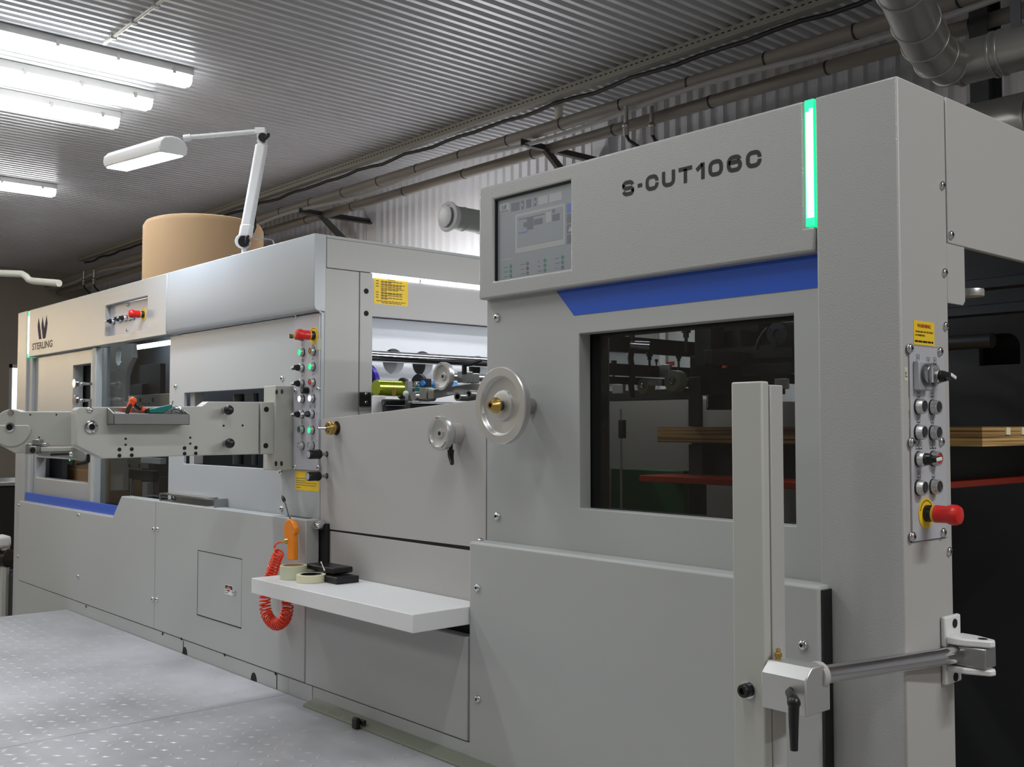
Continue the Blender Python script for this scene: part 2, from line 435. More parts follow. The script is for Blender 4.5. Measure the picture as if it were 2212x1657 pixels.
# heating pipes along the back wall
def pipe(u, v, y, r, label, straps, name='pipe'):
    p = at(u, v, 'y', y); t = thing(name, (-5, y, p.z), label, 'pipe')
    b = B(); b.cyl((-16.8, y, p.z), (-.2, y, p.z), r, n=20); b.ob('pipe_run', t, 'pipe')
    k = -11.5
    while k < -.4: b = B(); b.cyl((k, y, p.z), (k+.012, y, p.z), r+.003, n=20); b.ob('strap_band', t, 'cable'); k += straps
    return p
p1 = pipe(1200, 272, 3.62, .047, 'thick grey insulated pipe along the wall under the perforated tray', .62)
p2 = pipe(1200, 318, 3.80, .043, 'lower grey pipe behind the thick insulated pipe along the wall', .9)
b = B(); pts = []
for i in range(100):
    x = -16.6+i*.16; s = abs(math.sin((x+.6)*1.15)); pts.append((x, 3.555, p1.z-.06-.05*s*s))
b.tube(pts, .018, 8); tag(b.ob('cable_bundle', None, 'cablegrey'), 'grey cable bundle sagging in swags under the thick wall pipe', 'cable')
def wall_bracket(u, v, label):
    q = at(u, v, 'y', 3.5); x, z = q.x, p1.z-.075
    t = thing('wall_bracket', (x, YW, z-.4), label, 'bracket', 'pipe brackets on the back wall')
    b = B(); b.box(x-.025, x+.025, 3.5, YW, z-.05, z-.04); b.box(x-.025, x-.018, 3.5, YW, z-.05, z+.012); b.ob('arm', t, 'bracket', .002)
    b = B(); b.T = None
    b.prism([(3.72, z-.05), (3.80, z-.05), (YW, z-.50), (YW, z-.60)], 'x', x-.02, x+.02); b.ob('brace', t, 'bracket', .002)
    b = B(); b.box(x-.09, x+.09, YW-.03, YW+.03, 0, H); b.ob('post_plate', t, 'wallsheet')
    return x
wall_bracket(1129, 306, 'dark angle bracket with brace under the pipes above the touch screen cabinet')
wall_bracket(648, 462, 'dark angle bracket with brace behind the near corner of the press')
wall_bracket(36, 645, 'dark angle bracket with brace at the far left end of the pipes')
# ventilation ducts at the right
def duct(pts, r, label, rings, name='duct', m='duct'):
    t = thing(name, pts[0], label, 'duct')
    b = B(); b.tube(pts, r, 28); b.ob('duct_tube', t, m)
    for p, d in rings:
        b = B(); d = Vector(d).normalized(); p = Vector(p); b.cyl(p-d*.006, p+d*.006, r+.006, n=28); b.ob('duct_seam', t, m, .002)
    return t
e0, e1 = dp(1920, -95, 3.45), dp(1978, 45, 3.9)
hz = dp(2075, 138, 4.2)
mid = [e1+(Vector((hz.x, hz.y, hz.z))-e1)*k for k in (.0, .3, .6)]
path = [e0, e0.lerp(e1, .5), e1, dp(1998, 88, 4.02), dp(2022, 122, 4.12), dp(2050, 137, 4.18), hz, Vector((hz.x+.5, hz.y, hz.z)), Vector((2.0, hz.y, hz.z))]
def dirn(i): return path[min(i+1, len(path)-1)]-path[max(i-1, 0)]
rg = [(path[i], dirn(i)) for i in (2, 3, 4, 5, 6)]+[(e0.lerp(e1, .45), e1-e0), ((hz.x+.14, hz.y, hz.z), (1, 0, 0)), ((hz.x+.17, hz.y, hz.z), (1, 0, 0)), ((hz.x+.55, hz.y, hz.z), (1, 0, 0)), ((hz.x+.95, hz.y, hz.z), (1, 0, 0))]
duct(path, .086, 'shiny spiral ventilation duct with a segmented elbow at top right', rg)
lz = at(2150, 278, 'y', 2.6)
duct([(lz.x-.75, 2.6, lz.z), (lz.x, 2.6, lz.z), (2.0, 2.6, lz.z)], .125, 'straight shiny duct below the elbow duct, behind the cabinet top', [((lz.x-.09, 2.6, lz.z), (1, 0, 0)), ((lz.x+.16, 2.6, lz.z), (1, 0, 0)), ((lz.x+.6, 2.6, lz.z), (1, 0, 0))])
# strap hanger of the elbow duct
b = B(); b.box(hz.x+.2, hz.x+.24, hz.y-.004, hz.y+.004, hz.z+.08, H); tag(b.ob('duct_hanger', None, 'dsteel'), 'grey steel strap holding the elbow duct from the ceiling', 'hanger')
# air valve on its duct beside the touch screen
vp = at(962, 467, 'y', 2.5); t = thing('vent_valve', (vp.x, 2.5, vp.z), 'round cream air valve on a grey spiral duct stub left of the touch screen', 'vent')
b = B(); b.cyl((vp.x, 2.52, vp.z), (vp.x, YW, vp.z), .082, n=28)
for k in range(8): b.cyl((vp.x, 2.65+k*.16, vp.z), (vp.x, 2.658+k*.16, vp.z), .086, n=28)
b.ob('duct_stub', t, 'ductlight')
b = B(); b.lathe((vp.x, 2.54, vp.z), (0, -1, 0), [(.088, -.03), (.088, 0), (.107, .012), (.107, .022), (.094, .032), (.080, .026), (.078, .0)], 32, cap=False); b.ob('rim', t, 'white')
b = B(); b.lathe((vp.x, 2.50, vp.z), (0, -1, 0), [(.02, -.01), (.072, .0), (.074, .008), (.06, .018), (.03, .024), (0, .026)], 32); b.ob('disc', t, 'white')
# ball valves and plastic pipes
def ball_valve(u, v, y, label, flip=1):
    p = at(u, v, 'y', y); t = thing('ball_valve', p, label, 'valve')
    b = B(); b.cyl(p+Vector((0, 0, .14)), p+Vector((0, 0, -.02)), .016, n=12); b.sph(p, .028, 12); b.cyl(p, p+Vector((0, 0, -.07)), .022, n=6); b.ob('valve_body', t, 'steel')
    b = B(); b.tube([p+Vector((0, 0, -.06)), p+Vector((.03, 0, -.11)), p+Vector((.35*flip, .1, -.36))], .012, 8); b.ob('air_line', t, 'cable')
ball_valve(1352, 272, 3.5, 'small metal ball valve hanging from the pipe, left of two above the lettering')
ball_valve(1408, 272, 3.7, 'small metal ball valve below the pipe, right of two above the lettering')
ball_valve(181, 606, 3.5, 'small metal ball valve above the far emblem end of the press, left of two')
ball_valve(203, 604, 3.5, 'small metal ball valve above the far emblem end of the press, right of two')
p = at(1207, 250, 'y', 3.74); b = B(); b.cyl((p.x, 3.74, p.z-.08), (p.x, 3.74, H), .033, n=16); tag(b.ob('pipe_stub', None, 'pvc'), 'short white plastic pipe stub coming down from the ceiling by the wall', 'pipe')
b = B(); b.tube([dp(-60, 588, 9.3), dp(48, 592, 9.2), dp(56, 597, 9.2), dp(62, 604, 9.2), dp(70, 607, 9.2), dp(128, 612, 9.0)], .03, 12); tag(b.ob('plastic_pipe', None, 'pvc'), 'white plastic pipe with a step in it under the ceiling at far left', 'pipe')
# dark steel column in the right back corner
p = at(2132, 150, 'y', 3.8); b = B(); b.box(p.x-.05, p.x+.05, 3.7, 3.71, 0, H); b.box(p.x-.05, p.x+.05, 3.86, 3.87, 0, H); b.box(p.x-.005, p.x+.005, 3.71, 3.86, 0, H)
struct(b.ob('column', None, 'iron', smooth=0))
# kraft paper roll standing behind the press
rc = dp(440, 560, 8.0); R = .445
top = dp(440, 482, 8.0).z
t = thing('paper_roll', (rc.x, rc.y, 0), 'tall brown kraft paper roll standing behind the press, below the desk lamp', 'roll')
b = B(); b.lathe((rc.x, rc.y, 0), (0, 0, 1), [(R, 0), (R, top-.05), (R-.02, top-.015), (R-.06, top), (.05, top)], 40); b.ob('wrap', t, 'kraft', smooth=30)
b = B(); b.lathe((rc.x, rc.y, top-.02), (0, 0, 1), [(.05, 0), (.05, .022), (.04, .022), (.04, 0)], 20, cap=False); b.ob('core', t, 'card')
# things seen past the far left end
b = B(); b.box(-9.6, -9.0, -.6, .7, 0, 1.42); tag(b.ob('partition_panel', None, 'white', .01), 'pale low partition at far left behind the swing arm', 'partition')
q = dp(10, 1038, 8.2); t = thing('cabinet', (q.x, q.y, 0), 'black cabinet with a grey top at the far left edge behind the press', 'cabinet')
b = B(); b.box(q.x-.45, q.x+.25, q.y-.35, q.y+.35, 0, q.z-.03); b.ob('body', t, 'black', .01)
b = B(); b.box(q.x-.47, q.x+.27, q.y-.37, q.y+.37, q.z-.03, q.z); b.ob('top', t, 'steel', .004)
b = B(); b.box(q.x+.25, q.x+.262, q.y-.32, q.y-.18, q.z-.2, q.z-.185); b.ob('handle', t, 'chrome')
q = dp(8, 1260, 7.0); t = thing('pallet_truck', (q.x, q.y, 0), 'cream hand truck head with curved bars beside the far end of the press', 'truck')
b = B(); b.tube([q+Vector((-.02, -.04, .3)), q+Vector((.02, 0, .26)), q+Vector((.02, .0, -.2)), (q.x, q.y, .0)], .03, 8); b.ob('left_bar', t, 'arm')
b = B(); b.tube([q+Vector((.02, .06, .15)), q+Vector((.05, .1, .15)), q+Vector((.07, .1, .1)), q+Vector((.03, .08, -.2)), (q.x+.03, q.y+.07, .0)], .018, 8); b.ob('right_bar', t, 'arm')
b = B(); b.box(q.x-.1, q.x+.06, q.y-.12, q.y+.03, q.z+.24, q.z+.32); b.ob('head_plate', t, 'white', .02)
b = B(); b.cyl(q+Vector((-.05, -.05, .17)), q+Vector((.05, .02, .17)), .06); b.ob('wheel', t, 'black', .008)
b = B(); b.box(q.x-.1, q.x+.2, q.y+.02, q.y+.3, 0, q.z+.08); b.ob('base', t, 'iron', .02)
# ================================================================ shared machine fittings
def ftext(body, T, w, h, name, parent, m, ext=.0003, off=0.0):
    """lettering fitted into a w x h box whose lower left corner is T's origin"""
    cu = bpy.data.curves.new(name, 'FONT'); cu.body = body; cu.size = 1; cu.offset = off; cu.resolution_u = 3
    o = bpy.data.objects.new('tmp', cu); COL.objects.link(o)
    dg = bpy.context.evaluated_depsgraph_get(); dg.update()
    me = bpy.data.meshes.new_from_object(o.evaluated_get(dg)); bpy.data.objects.remove(o)
    xs = [v.co.x for v in me.vertices]; ys = [v.co.y for v in me.vertices]
    ax, ay = min(xs), min(ys); sx, sy = w/(max(xs)-ax), h/(max(ys)-ay)
    b = B(T)
    for z in (0, ext):
        vs = [b.v(((v.co.x-ax)*sx, (v.co.y-ay)*sy, z)) for v in me.vertices]
        for p in me.polygons: b.f([vs[i] for i in p.vertices])
    bpy.data.meshes.remove(me)
    return b.ob(name, parent, m, smooth=0, normals=False)
def frame_at(p, d):
    """local z along d (out of the surface), local y up, local x to the right when facing the surface"""
    d = Vector(d).normalized(); y = Vector((0, 0, 1)); x = y.cross(d)
    return Matrix((x, y, d)).transposed().to_4x4().copy() if False else Matrix.Translation(Vector(p)) @ Matrix((x, y, d)).transposed().to_4x4()
Z = Vector((0, 0, 1)); O = Vector((0, 0, 0))
def button(parent, p, d, cap, label, s=1.0):
    b = B(frame_at(p, d) @ Matrix.Scale(s, 4))
    b.m = 1; b.lathe(O, Z, [(.0158, 0), (.0158, .003)], 20)
    b.m = 0; b.lathe((0, 0, .003), Z, [(.0150, 0), (.0148, .008), (.0135, .012), (.0118, .012), (.0118, .009)], 20)
    b.m = 2; b.lathe((0, 0, .009), Z, [(.0112, 0), (.0112, .0035), (.0098, .0045), (0, .0047)], 20)
    return lab(b.ob('push_button', parent, ['alu', 'black', cap]), label)
def selector(parent, p, d, rot, label, s=1.0):
    b = B(frame_at(p, d) @ Matrix.Scale(s, 4) @ Matrix.Rotation(rot, 4, 'Z'))
    b.m = 1; b.lathe(O, Z, [(.0158, 0), (.0158, .003)], 20)
    b.m = 0; b.lathe((0, 0, .003), Z, [(.0150, 0), (.0148, .008), (.0135, .012)], 20)
    b.m = 1; b.lathe((0, 0, .014), Z, [(.0118, 0), (.0118, .006), (.010, .012)], 18)
    b.prism([(-.0065, .020), (.0065, .020), (.0048, .040), (-.0048, .040)], 'x', -.011, .012)
    b.m = 2; b.prism([(-.004, .0403), (.004, .0403), (.003, .0425), (-.003, .0425)], 'x', -.009, .012)
    return lab(b.ob('selector_switch', parent, ['alu', 'black', 'white'], .001), label)
def estop(parent, p, d, label, s=1.0):
    b = B(frame_at(p, d) @ Matrix.Scale(s, 4))
    b.m = 0; b.lathe(O, Z, [(.030, 0), (.030, .0016)], 32)
    b.m = 1; b.lathe((0, 0, .0016), Z, [(.0165, 0), (.0165, .008), (.0145, .012), (.0145, .016)], 24)
    b.m = 3; b.lathe((0, 0, .016), Z, [(.0165, 0), (.0168, .005)], 24)
    b.m = 2; b.lathe((0, 0, .021), Z, [(.0172, 0), (.0165, .022), (.0185, .027), (.0200, .033), (.0196, .041), (.0165, .047), (.009, .0495), (0, .050)], 28)
    b.m = 1
    for k in range(14):
        a = PI*.1+k*PI*.8/13; q = Vector((math.cos(a)*.025, math.sin(a)*.025, .0017)); b.box(q.x-.0012, q.x+.0012, q.y-.0018, q.y+.0018, .0016, .0019)
    return lab(b.ob('emergency_stop', parent, ['ylabel', 'black', 'red', 'yellow']), label)
def icon(parent, p, d, kind, s=1.0, m='ink'):
    """small printed pictogram on a control plate"""
    b = B(frame_at(p, d) @ Matrix.Scale(s, 4)); h = .0004
    def r(x0, x1, y0, y1): b.box(x0, x1, y0, y1, 0, h)
    if kind == 'frame' or kind == 'double':
        for ox in ((0,) if kind == 'frame' else (-.008, .008)):
            w = .0075
            r(ox-w, ox+w, .0085, .0092); r(ox-w, ox+w, -.0092, -.0085); r(ox-w, ox-w+.0007, -.009, .009); r(ox+w-.0007, ox+w, -.009, .009)
            r(ox-.0055, ox+.0055, -.0075, -.006); r(ox-.0012, ox+.0012, -.002, .0055)
    elif kind == 'lines':
        for k in range(3): r(-.010, .008-.003*k, .004-k*.004, .005-k*.004)
    elif kind == 'bars':
        r(-.006, -.0025, -.004, .004); r(.002, .0055, -.004, .004)
    elif kind == 'solid': r(-.006, .006, -.0022, .0022); r(-.008, -.006, -.001, .001)
    elif kind == 'ring':
        b.lathe(O, Z, [(.0032, 0), (.0032, h), (.0045, h), (.0045, 0)], 14, cap=False)
    return b.ob('printed_symbol', parent, m, smooth=0)
def sticker_lines(parent, T, w, rows, m='ink', h=.0035):
    """illegibly small print, kept as broken lines of print"""
    r = random.Random(11)
    for z, x0, x1 in rows:
        b = B(T); x = x0
        while x < x1-.004:
            l = min(r.uniform(.006, .02), x1-x); b.box(x, x+l, z, z+h*.62, 0, .0003); x += l+.0022
        b.ob('print_line', parent, m, smooth=0)
NY, PX = (0, -1, 0), (1, 0, 0)
# ================================================================ the press (left unit)
XL, XR, ZT, ZB, yP, yL = -5.606, -2.187, 2.185, 1.910, .03, -.035
press = thing('die_cutting_press', (-3.9, .95, 0), 'grey die cutting press with a swing arm and dark emblem, left of the handwheels', 'machine')
def pr(name, m, bevel=0.0, smooth=35, parent=press, **k):
    def fin(b): return b.ob(name, parent, m, bevel, smooth)
    return fin
b = B(); b.box(XL, -5.432, 0, .24, 0, ZT); lpost = b.ob('left_post', press, 'hammer', .003)
b = B(); b.box(-5.430, -5.392, .004, .05, ZB, ZT-.004); b.m = 1; b.box(-5.424, -5.398, .0015, .004, ZB+.02, ZT-.035)
lab(b.ob('status_light', press, ['led_green', 'led_core']), 'green lit vertical light strip at the left end')
# top covers
r0, r1 = at(227.6, 695, 'y', 0), at(317.8, 675, 'y', 0); rzt, rzb = at(318, 639.5, 'y', 0).z, at(318, 711.5, 'y', 0).z
b = B(); b.prism([(-5.390, ZB), (-3.450, ZB), (-3.450, ZT), (-5.390, ZT)], 'y', 0, .045, holes=[[(r0.x, rzb), (r1.x, rzb), (r1.x, rzt), (r0.x, rzt)]])
tcl = b.ob('top_cover', press, 'hammer', .004); lab(tcl, 'hammered grey top cover with the emblem')
b = B(); b.prism([(0, ZB+.02), (.006, ZB+.006), (.02, ZB), (.05, ZB), (.05, ZT), (0, ZT)], 'x', -3.446, XR); tcr = b.ob('top_cover', press, 'grey2', .003); lab(tcr, 'smooth grey top cover on the right half')
b = B(); b.box(XL, XR, .05, 1.9, ZT-.012, ZT); b.ob('roof_panel', press, 'grey', .003)
b = B(); b.box(XL, XL+.012, .24, 1.9, 0, ZT-.012); b.ob('end_panel', press, 'side', .002)
b = B(); b.box(XL+.012, XR-.3, 1.886, 1.9, 0, ZT-.012); b.ob('rear_panel', press, 'grey')
b = B(); b.box(XL+.02, XR-.55, .62, .66, .3, ZT-.03); b.ob('inner_bulkhead', press, 'iron', smooth=0)
b = B(); b.box(-4.28, -3.5, .062, .082, 1.93, 1.945); lab(b.ob('light_strip', press, 'led_strip'), 'added light strip hidden behind the top cover')  # added strip, out of view, brightens the press interior behind its window
b = B(); b.box(XL+.02, XR-.55, .05, .62, 1.05, 1.07); b.ob('inner_deck', press, 'iron', smooth=0)
# emblem and name on the top cover
def E(zx, zy): p = at(20+zx*.09655, 640+zy*.09655, 'y', 0); return (p.x, p.z)
b = B(); b.prism([E(*q) for q in ((660, 485), (688, 660), (720, 955), (668, 965), (640, 740), (637, 660))], 'y', -.0006, .0)
b.prism([E(*q) for q in ((748, 465), (772, 640), (792, 715), (808, 600), (835, 425), (858, 600), (845, 720), (806, 942), (752, 950), (724, 690), (724, 630))], 'y', -.0006, .0)
b.ob('emblem', tcl, 'purple_ink', smooth=0)
x0, x1 = at(69.7, 755, 'y', 0), at(113.4, 745, 'y', 0); zb = at(113, 749.5, 'y', 0).z; zt = at(113, 733.8, 'y', 0).z
ftext('STERLING', TF(x0.x, -.0002, zb), x1.x-x0.x, zt-zb, 'lettering', tcl, 'ink', off=.03)
# recessed small control plate in the top cover
b = B(); b.box(r0.x+.002, r1.x-.002, .022, .028, rzb+.002, rzt-.002); rcp = b.ob('control_plate', press, 'plate')
def rb(u, v): p = at(u, v, 'y', .022); return p
selector(rcp, rb(246.5, 694.5), NY, .0, 'black selector switch, leftmost on the small top plate')
selector(rcp, rb(262.5, 689.5), NY, .2, 'black selector switch, second on the small top plate')
selector(rcp, rb(272.5, 687.5), NY, .2, 'black selector switch, third on the small top plate')
button(rcp, rb(281.5, 686), NY, 'redcap', 'red push button on the small top plate')
button(rcp, rb(290, 683.5), NY, 'glow_green', 'lit green push button partly behind the stop button')
estop(rcp, rb(310.5, 679.5), NY, 'red emergency stop on the small top plate')
for u, v in ((236, 669.5), (277, 659.5), (234.5, 721), (275, 713)): screw(rcp, rb(u, v), NY, .009)
# front panels
sA, sB_ = at(158, 790, 'y', yP), at(194.5, 880, 'y', yP); qA, qB = at(78, 988, 'y', yP), at(190, 1044, 'y', yP)
b = B(); b.prism([(-5.43, 1.085), (-4.386, 1.085), (-4.386, ZB-.002), (-5.43, ZB-.002)], 'y', yP, .085, holes=[[(sA.x, 1.55), (sB_.x, 1.55), (sB_.x, sA.z), (sA.x, sA.z)], [(qA.x, qB.z), (qB.x, qB.z), (qB.x, qA.z), (qA.x, qA.z)]])
fp1 = b.ob('front_panel', press, 'hammer', .003); lab(fp1, 'hammered front panel with two cutouts below the emblem')
b = B(); b.box(-5.432, -5.36, .012, yP, 1.085, ZB-.004); b.ob('side_rail', press, 'grey', .002)
b = B(); b.box(-4.386, -4.335, .010, .07, 1.085, ZB-.002); b.ob('window_post', press, 'grey', .004)
b = B(); b.box(-4.335, -3.472, .044, .049, 1.10, ZB); b.ob('window_pane', press, 'glassclear', smooth=0)
b = B(); b.prism([(-3.474, 1.10), (XR, 1.10), (XR, ZB-.002), (-3.474, ZB-.002)], 'y', yP, .044, holes=[[(-3.318, 1.346), (-2.36-.1, 1.346), (-2.36-.1, 1.651), (-3.318, 1.651)]])
fp2 = b.ob('front_panel', press, 'grey2', .002); lab(fp2, 'smooth front panel with a long slot behind the swing arm')
b = B(); b.box(-3.30, -3.255, .05, .09, 1.346, 1.651); b.ob('slot_guide', press, 'side')
for u in (516, 552):
    p = at(u, 853, 'y', .12); b = B(); b.cyl((p.x, .12, 1.35), (p.x, .12, 1.64), .012 if u == 552 else .022); b.ob('slot_rod', press, 'dsteel')
for u, v in ((380, 835), (610, 817.5), (609, 1099), (607.5, 1020), (377, 1076)): screw(press, at(u, v, 'y', yP), NY, .010)
# blue band and stepped lower cover
ls = (-5.392, 1.079)
b = B(); b.box(-5.404, -3.93, .0, .012, 1.07, 1.128); lab(b.ob('blue_band', press, 'blue', .001), 'blue band above the low end of the lower cover')
b = B(); b.box(-5.432, -3.9, .012, .06, 1.05, 1.085); b.ob('band_ledge', press, 'grey')
b = B(); b.prism([(-5.392, .628), (-2.170, .628), (-2.170, 1.183), (-3.845, 1.183), (-3.95, 1.080), (-5.392, 1.080)], 'y', yL, .019)
lc = b.ob('lower_cover', press, 'grey', .004, smooth=20); lab(lc, 'long stepped lower cover of the press')
b = B(); b.box(-5.43, -2.285, -.033, .0, 0, .625); b.ob('kick_plate', press, 'grey', .001)
b = B(); b.box(-2.2, -2.12, .021, .06, .8, 1.17); b.ob('cover_gap', press, 'black')
for u in (598, 395): 
    p = at(u, 1445, 'y', -.034); b = B(); b.box(p.x-.0015, p.x+.0015, -.0345, -.033, .571, .623); b.ob('kick_seam', press, 'hole')
p = at(335, 1200, 'y', yL)
b = B(); b.box(p.x-.001, p.x+.001, yL-.0004, yL, .63, 1.181); b.ob('cover_seam', press, 'ink2')
for u, v in ((170.5, 1112.5), (169.5, 1245), (41.5, 1091), (39.5, 1202.5), (332.5, 1143), (341, 1143), (330.5, 1294), (339.5, 1295)): screw(press, at(u, v, 'y', yL), NY, .010)
for u, v in ((186, 1310), (351.5, 1369), (392, 1380), (485.5, 1414.5), (595.5, 1455)):
    sockets(press, [at(u, v, 'y', -.034)], NY, .006)
for u, v in ((399, 1408), (548, 1467)):
    p = at(u, v, 'y', -.034); b = B(); b.prism([(p.x+.022*math.cos(a*PI/8), ZP+.03*math.sin(a*PI/8)) for a in range(9)], 'y', -.0345, -.033); b.ob('cable_notch', press, 'hole', smooth=0)
# access flap with danger label
b = B(); b.box(-3.015, -2.638, yL-.0012, yL, .750, 1.004); fl = b.ob('access_flap', press, 'grey'); 
for x0, x1, z0, z1 in ((-3.019, -3.015, .747, 1.006), (-3.019, -2.636, .746, .750), (-3.019, -2.636, 1.004, 1.0065)):
    b = B(); b.box(x0, x1, yL-.0014, yL, z0, z1); b.ob('flap_gap', press, 'hole')
p0, p1_ = at(487, 1262, 'y', yL), at(503, 1287, 'y', yL)
b = B(); b.box(p0.x, p1_.x, yL-.0018, yL-.0012, p1_.z, p0.z); dl = b.ob('danger_label', fl, 'white', smooth=0)
b = B(); b.box(p0.x+.002, p1_.x-.002, yL-.0021, yL-.0018, (p0.z+p1_.z)/2+.002, p0.z-.002); b.ob('label_field', fl, 'ink', smooth=0)
b = B(); b.lathe(((p0.x+p1_.x)/2, yL-.0021, p0.z-.014), NY, [(.012, 0), (.012, .0002)], 16); 
ob_ = b.ob('label_badge', fl, 'redcap', smooth=0)
ftext('DANGER', TF(p0.x+.012, yL-.0026, p0.z-.019), p1_.x-p0.x-.024, .009, 'label_word', fl, 'white')
for k in range(3):
    b = B(); b.box(p0.x+.004, p0.x+.026, yL-.0021, yL-.0018, p1_.z+.005+k*.008, p1_.z+.008+k*.008); b.ob('label_line', fl, 'ink2', smooth=0)
p = at(507.5, 1278.5, 'y', yL); b = B(); b.lathe(p, NY, [(.011, 0), (.011, .004), (.005, .004), (.005, .012), (0, .012)], 16); b.ob('flap_latch', fl, 'chrome')
# bent tray handle lying on the lower cover
h0, h1 = at(344, 1078, 'y', -.03), at(462, 1098, 'y', -.03)
b = B(); hz0 = 1.184
b.box(h0.x, h1.x, -.03, -.024, hz0+.028, hz0+.034); b.box(h0.x, h1.x-.09, -.03, .03, hz0+.030, hz0+.034); b.box(h1.x-.004, h1.x, -.03, .05, hz0, hz0+.034)
b.box(h0.x, h0.x+.004, -.03, -.022, hz0, hz0+.03); b.box(h0.x, h0.x+.004, .022, .03, hz0, hz0+.03); b.box(h0.x, h0.x+.004, -.03, .03, hz0, hz0+.004)
lab(b.ob('cover_handle', press, 'steel', .0015), 'bent steel handle on top of the lower cover')
b = B(); b.box(-2.36, -2.21, -.005, .016, 1.1831, 1.1845); b.ob('rubber_pad', press, 'black')
b = B(); b.lathe((-2.150, .02, 1.165), NY, [(.016, 0), (.018, .02), (.012, .034), (0, .036)], 16); b.ob('cover_knob', press, 'chrome')
# right control panel
b = B(); b.box(-2.368, -2.190, .024, yP, 1.351, ZB-.006); cp = b.ob('control_panel', press, 'plate', .001)
def cb(u, v): return at(u, v, 'y', .024)
estop(cp, cb(678, 724.7), NY, 'red emergency stop at the top of the tall panel')
b = B(frame_at(cb(653, 728), NY)); b.lathe(O, Z, [(.0135, 0), (.0135, .012), (.012, .012), (.012, .026)], 18); b.m = 1; b.box(-.001, .001, -.004, .004, .026, .034); b.box(-.0012, .0012, -.008, .008, .034, .052)
lab(b.ob('key_switch', cp, ['black', 'chrome']), 'black key switch with its key')
button(cp, cb(654, 761), NY, 'glow_green', 'lit green push button, upper left'); button(cp, cb(677.3, 759), NY, 'ycap', 'dull yellow push button')
selector(cp, cb(653, 794.7), NY, .3, 'black selector switch, first on the tall panel'); button(cp, cb(676.7, 792), NY, 'glow_green', 'lit green push button, second row right')
selector(cp, cb(653, 828.5), NY, .1, 'black selector switch, second on the tall panel'); button(cp, cb(676.7, 826), NY, 'redcap', 'red push button on the tall panel')
b = B(frame_at(cb(664.7, 843.5), NY)); b.lathe(O, Z, [(.0125, 0), (.0125, .012), (.0118, .024)], 20); b.m = 1; b.lathe((0, 0, .024), Z, [(.008, 0), (.008, .0012)], 16); b.ob('dial_knob', cp, ['black', 'steel'])
button(cp, cb(653.8, 861.6), NY, 'glow_white', 'lit white push button, left'); button(cp, cb(676, 860.4), NY, 'glow_white', 'lit white push button, right')
selector(cp, cb(653, 895), NY, .1, 'black selector switch, lower left'); selector(cp, cb(675, 894.5), NY, .1, 'black selector switch, lower right')
button(cp, cb(653, 928), NY, 'green', 'unlit dark green push button'); button(cp, cb(675, 929), NY, 'glow_green', 'lit green push button, lowest')
button(cp, cb(653, 963), NY, 'gcap', 'grey push button, left'); button(cp, cb(675, 963), NY, 'gcap', 'grey push button, right')
for u, v in ((639, 684), (692, 676), (639.3, 844.8), (688.8, 840.5), (637.3, 1008.5), (688.4, 1010.5)): screw(cp, cb(u, v), NY, .009)
for u, v, k in ((653, 745, 'frame'), (675, 747, 'bars'), (654, 779, 'double'), (675.5, 775.7, 'solid'), (653, 812, 'bars'), (675, 809.5, 'ring'), (675, 844, 'frame'), (653, 879, 'lines'), (671, 878, 'frame'), (680, 878, 'frame'), (652.5, 912, 'frame'), (674, 911, 'lines'), (652, 947, 'ring'), (674, 947, 'frame'), (684, 861, 'lines'), (685, 894, 'lines'), (640, 861, 'lines'), (684, 953, 'lines')):
    icon(cp, cb(u, v)+Vector((0, -.0003, 0)), NY, k, .55, 'ink2' if k == 'lines' else 'ink')
b = B(); b.box(-2.215, -2.178, .0225, .0236, 1.775, 1.815); lab(b.ob('clear_tape', cp, 'tape_c'), 'strip of yellowed clear tape')
# yellow instruction label under the panel
b = B(); b.box(-2.358, -2.194, yP-.0008, yP, 1.276, 1.345); yl = b.ob('warning_label', press, 'ylabel', smooth=0)
sticker_lines(yl, TF(-2.358, yP-.0009, 1.276), .16, [(.042, .008, .10), (.033, .008, .08), (.026, .01, .15), (.018, .01, .15), (.009, .01, .04)], 'ink2')
# right end wall of the press: header, posts, cover plate above the lit opening
b = B(); b.box(XR-.03, XR, .0515, 1.88, 2.068, ZT-.012); b.ob('end_header', press, 'side', .002)
b = B(); b.box(XR-.03, XR, .0445, .187, .6, 2.066); b.ob('end_post', press, 'side', .002)
b = B(); b.box(XR-.03, XR, .191, .2455, .6, 2.066); ep = b.ob('end_post', press, 'side', .002)
sockets(ep, [at(791, 629, 'x', XR), at(791, 677, 'x', XR)], PX, .010)
b = B(); b.box(XR-.018, XR-.006, .2457, 1.85, 1.909, 2.052); epl = b.ob('opening_cover', press, 'side', .001)
b = B(); b.box(XR-.016, XR-.004, .25, .46, 2.053, 2.064); b.box(XR-.016, XR-.004, .475, 1.4, 2.053, 2.064); lab(b.ob('light_strip', press, 'led_strip'), 'lit white strip light above the opening')
b = B(); b.box(XR-.05, XR-.022, .25, 1.4, 1.925, 1.94); lab(b.ob('light_strip', press, 'led_soft'), 'assumed strip light inside the opening')  # assumed strip, hidden by the cover plate, lights the white chamber
ly0, ly1 = at(808, 625, 'x', XR-.006).y, at(881, 625, 'x', XR-.006).y; lz0, lz1 = at(808, 655.5, 'x', XR-.006).z, at(808, 597, 'x', XR-.006).z
b = B(); b.box(XR-.006, XR-.0054, ly0, ly1, lz0, lz1); wl = b.ob('warning_label', epl, 'ylabel', smooth=0)
hh = lz1-lz0; ww = ly1-ly0
ftext('WARNING', TX(XR-.0053, ly0+ww*.37, lz0+hh*.895), ww*.26, hh*.055, 'label_word', epl, 'pink_ink')
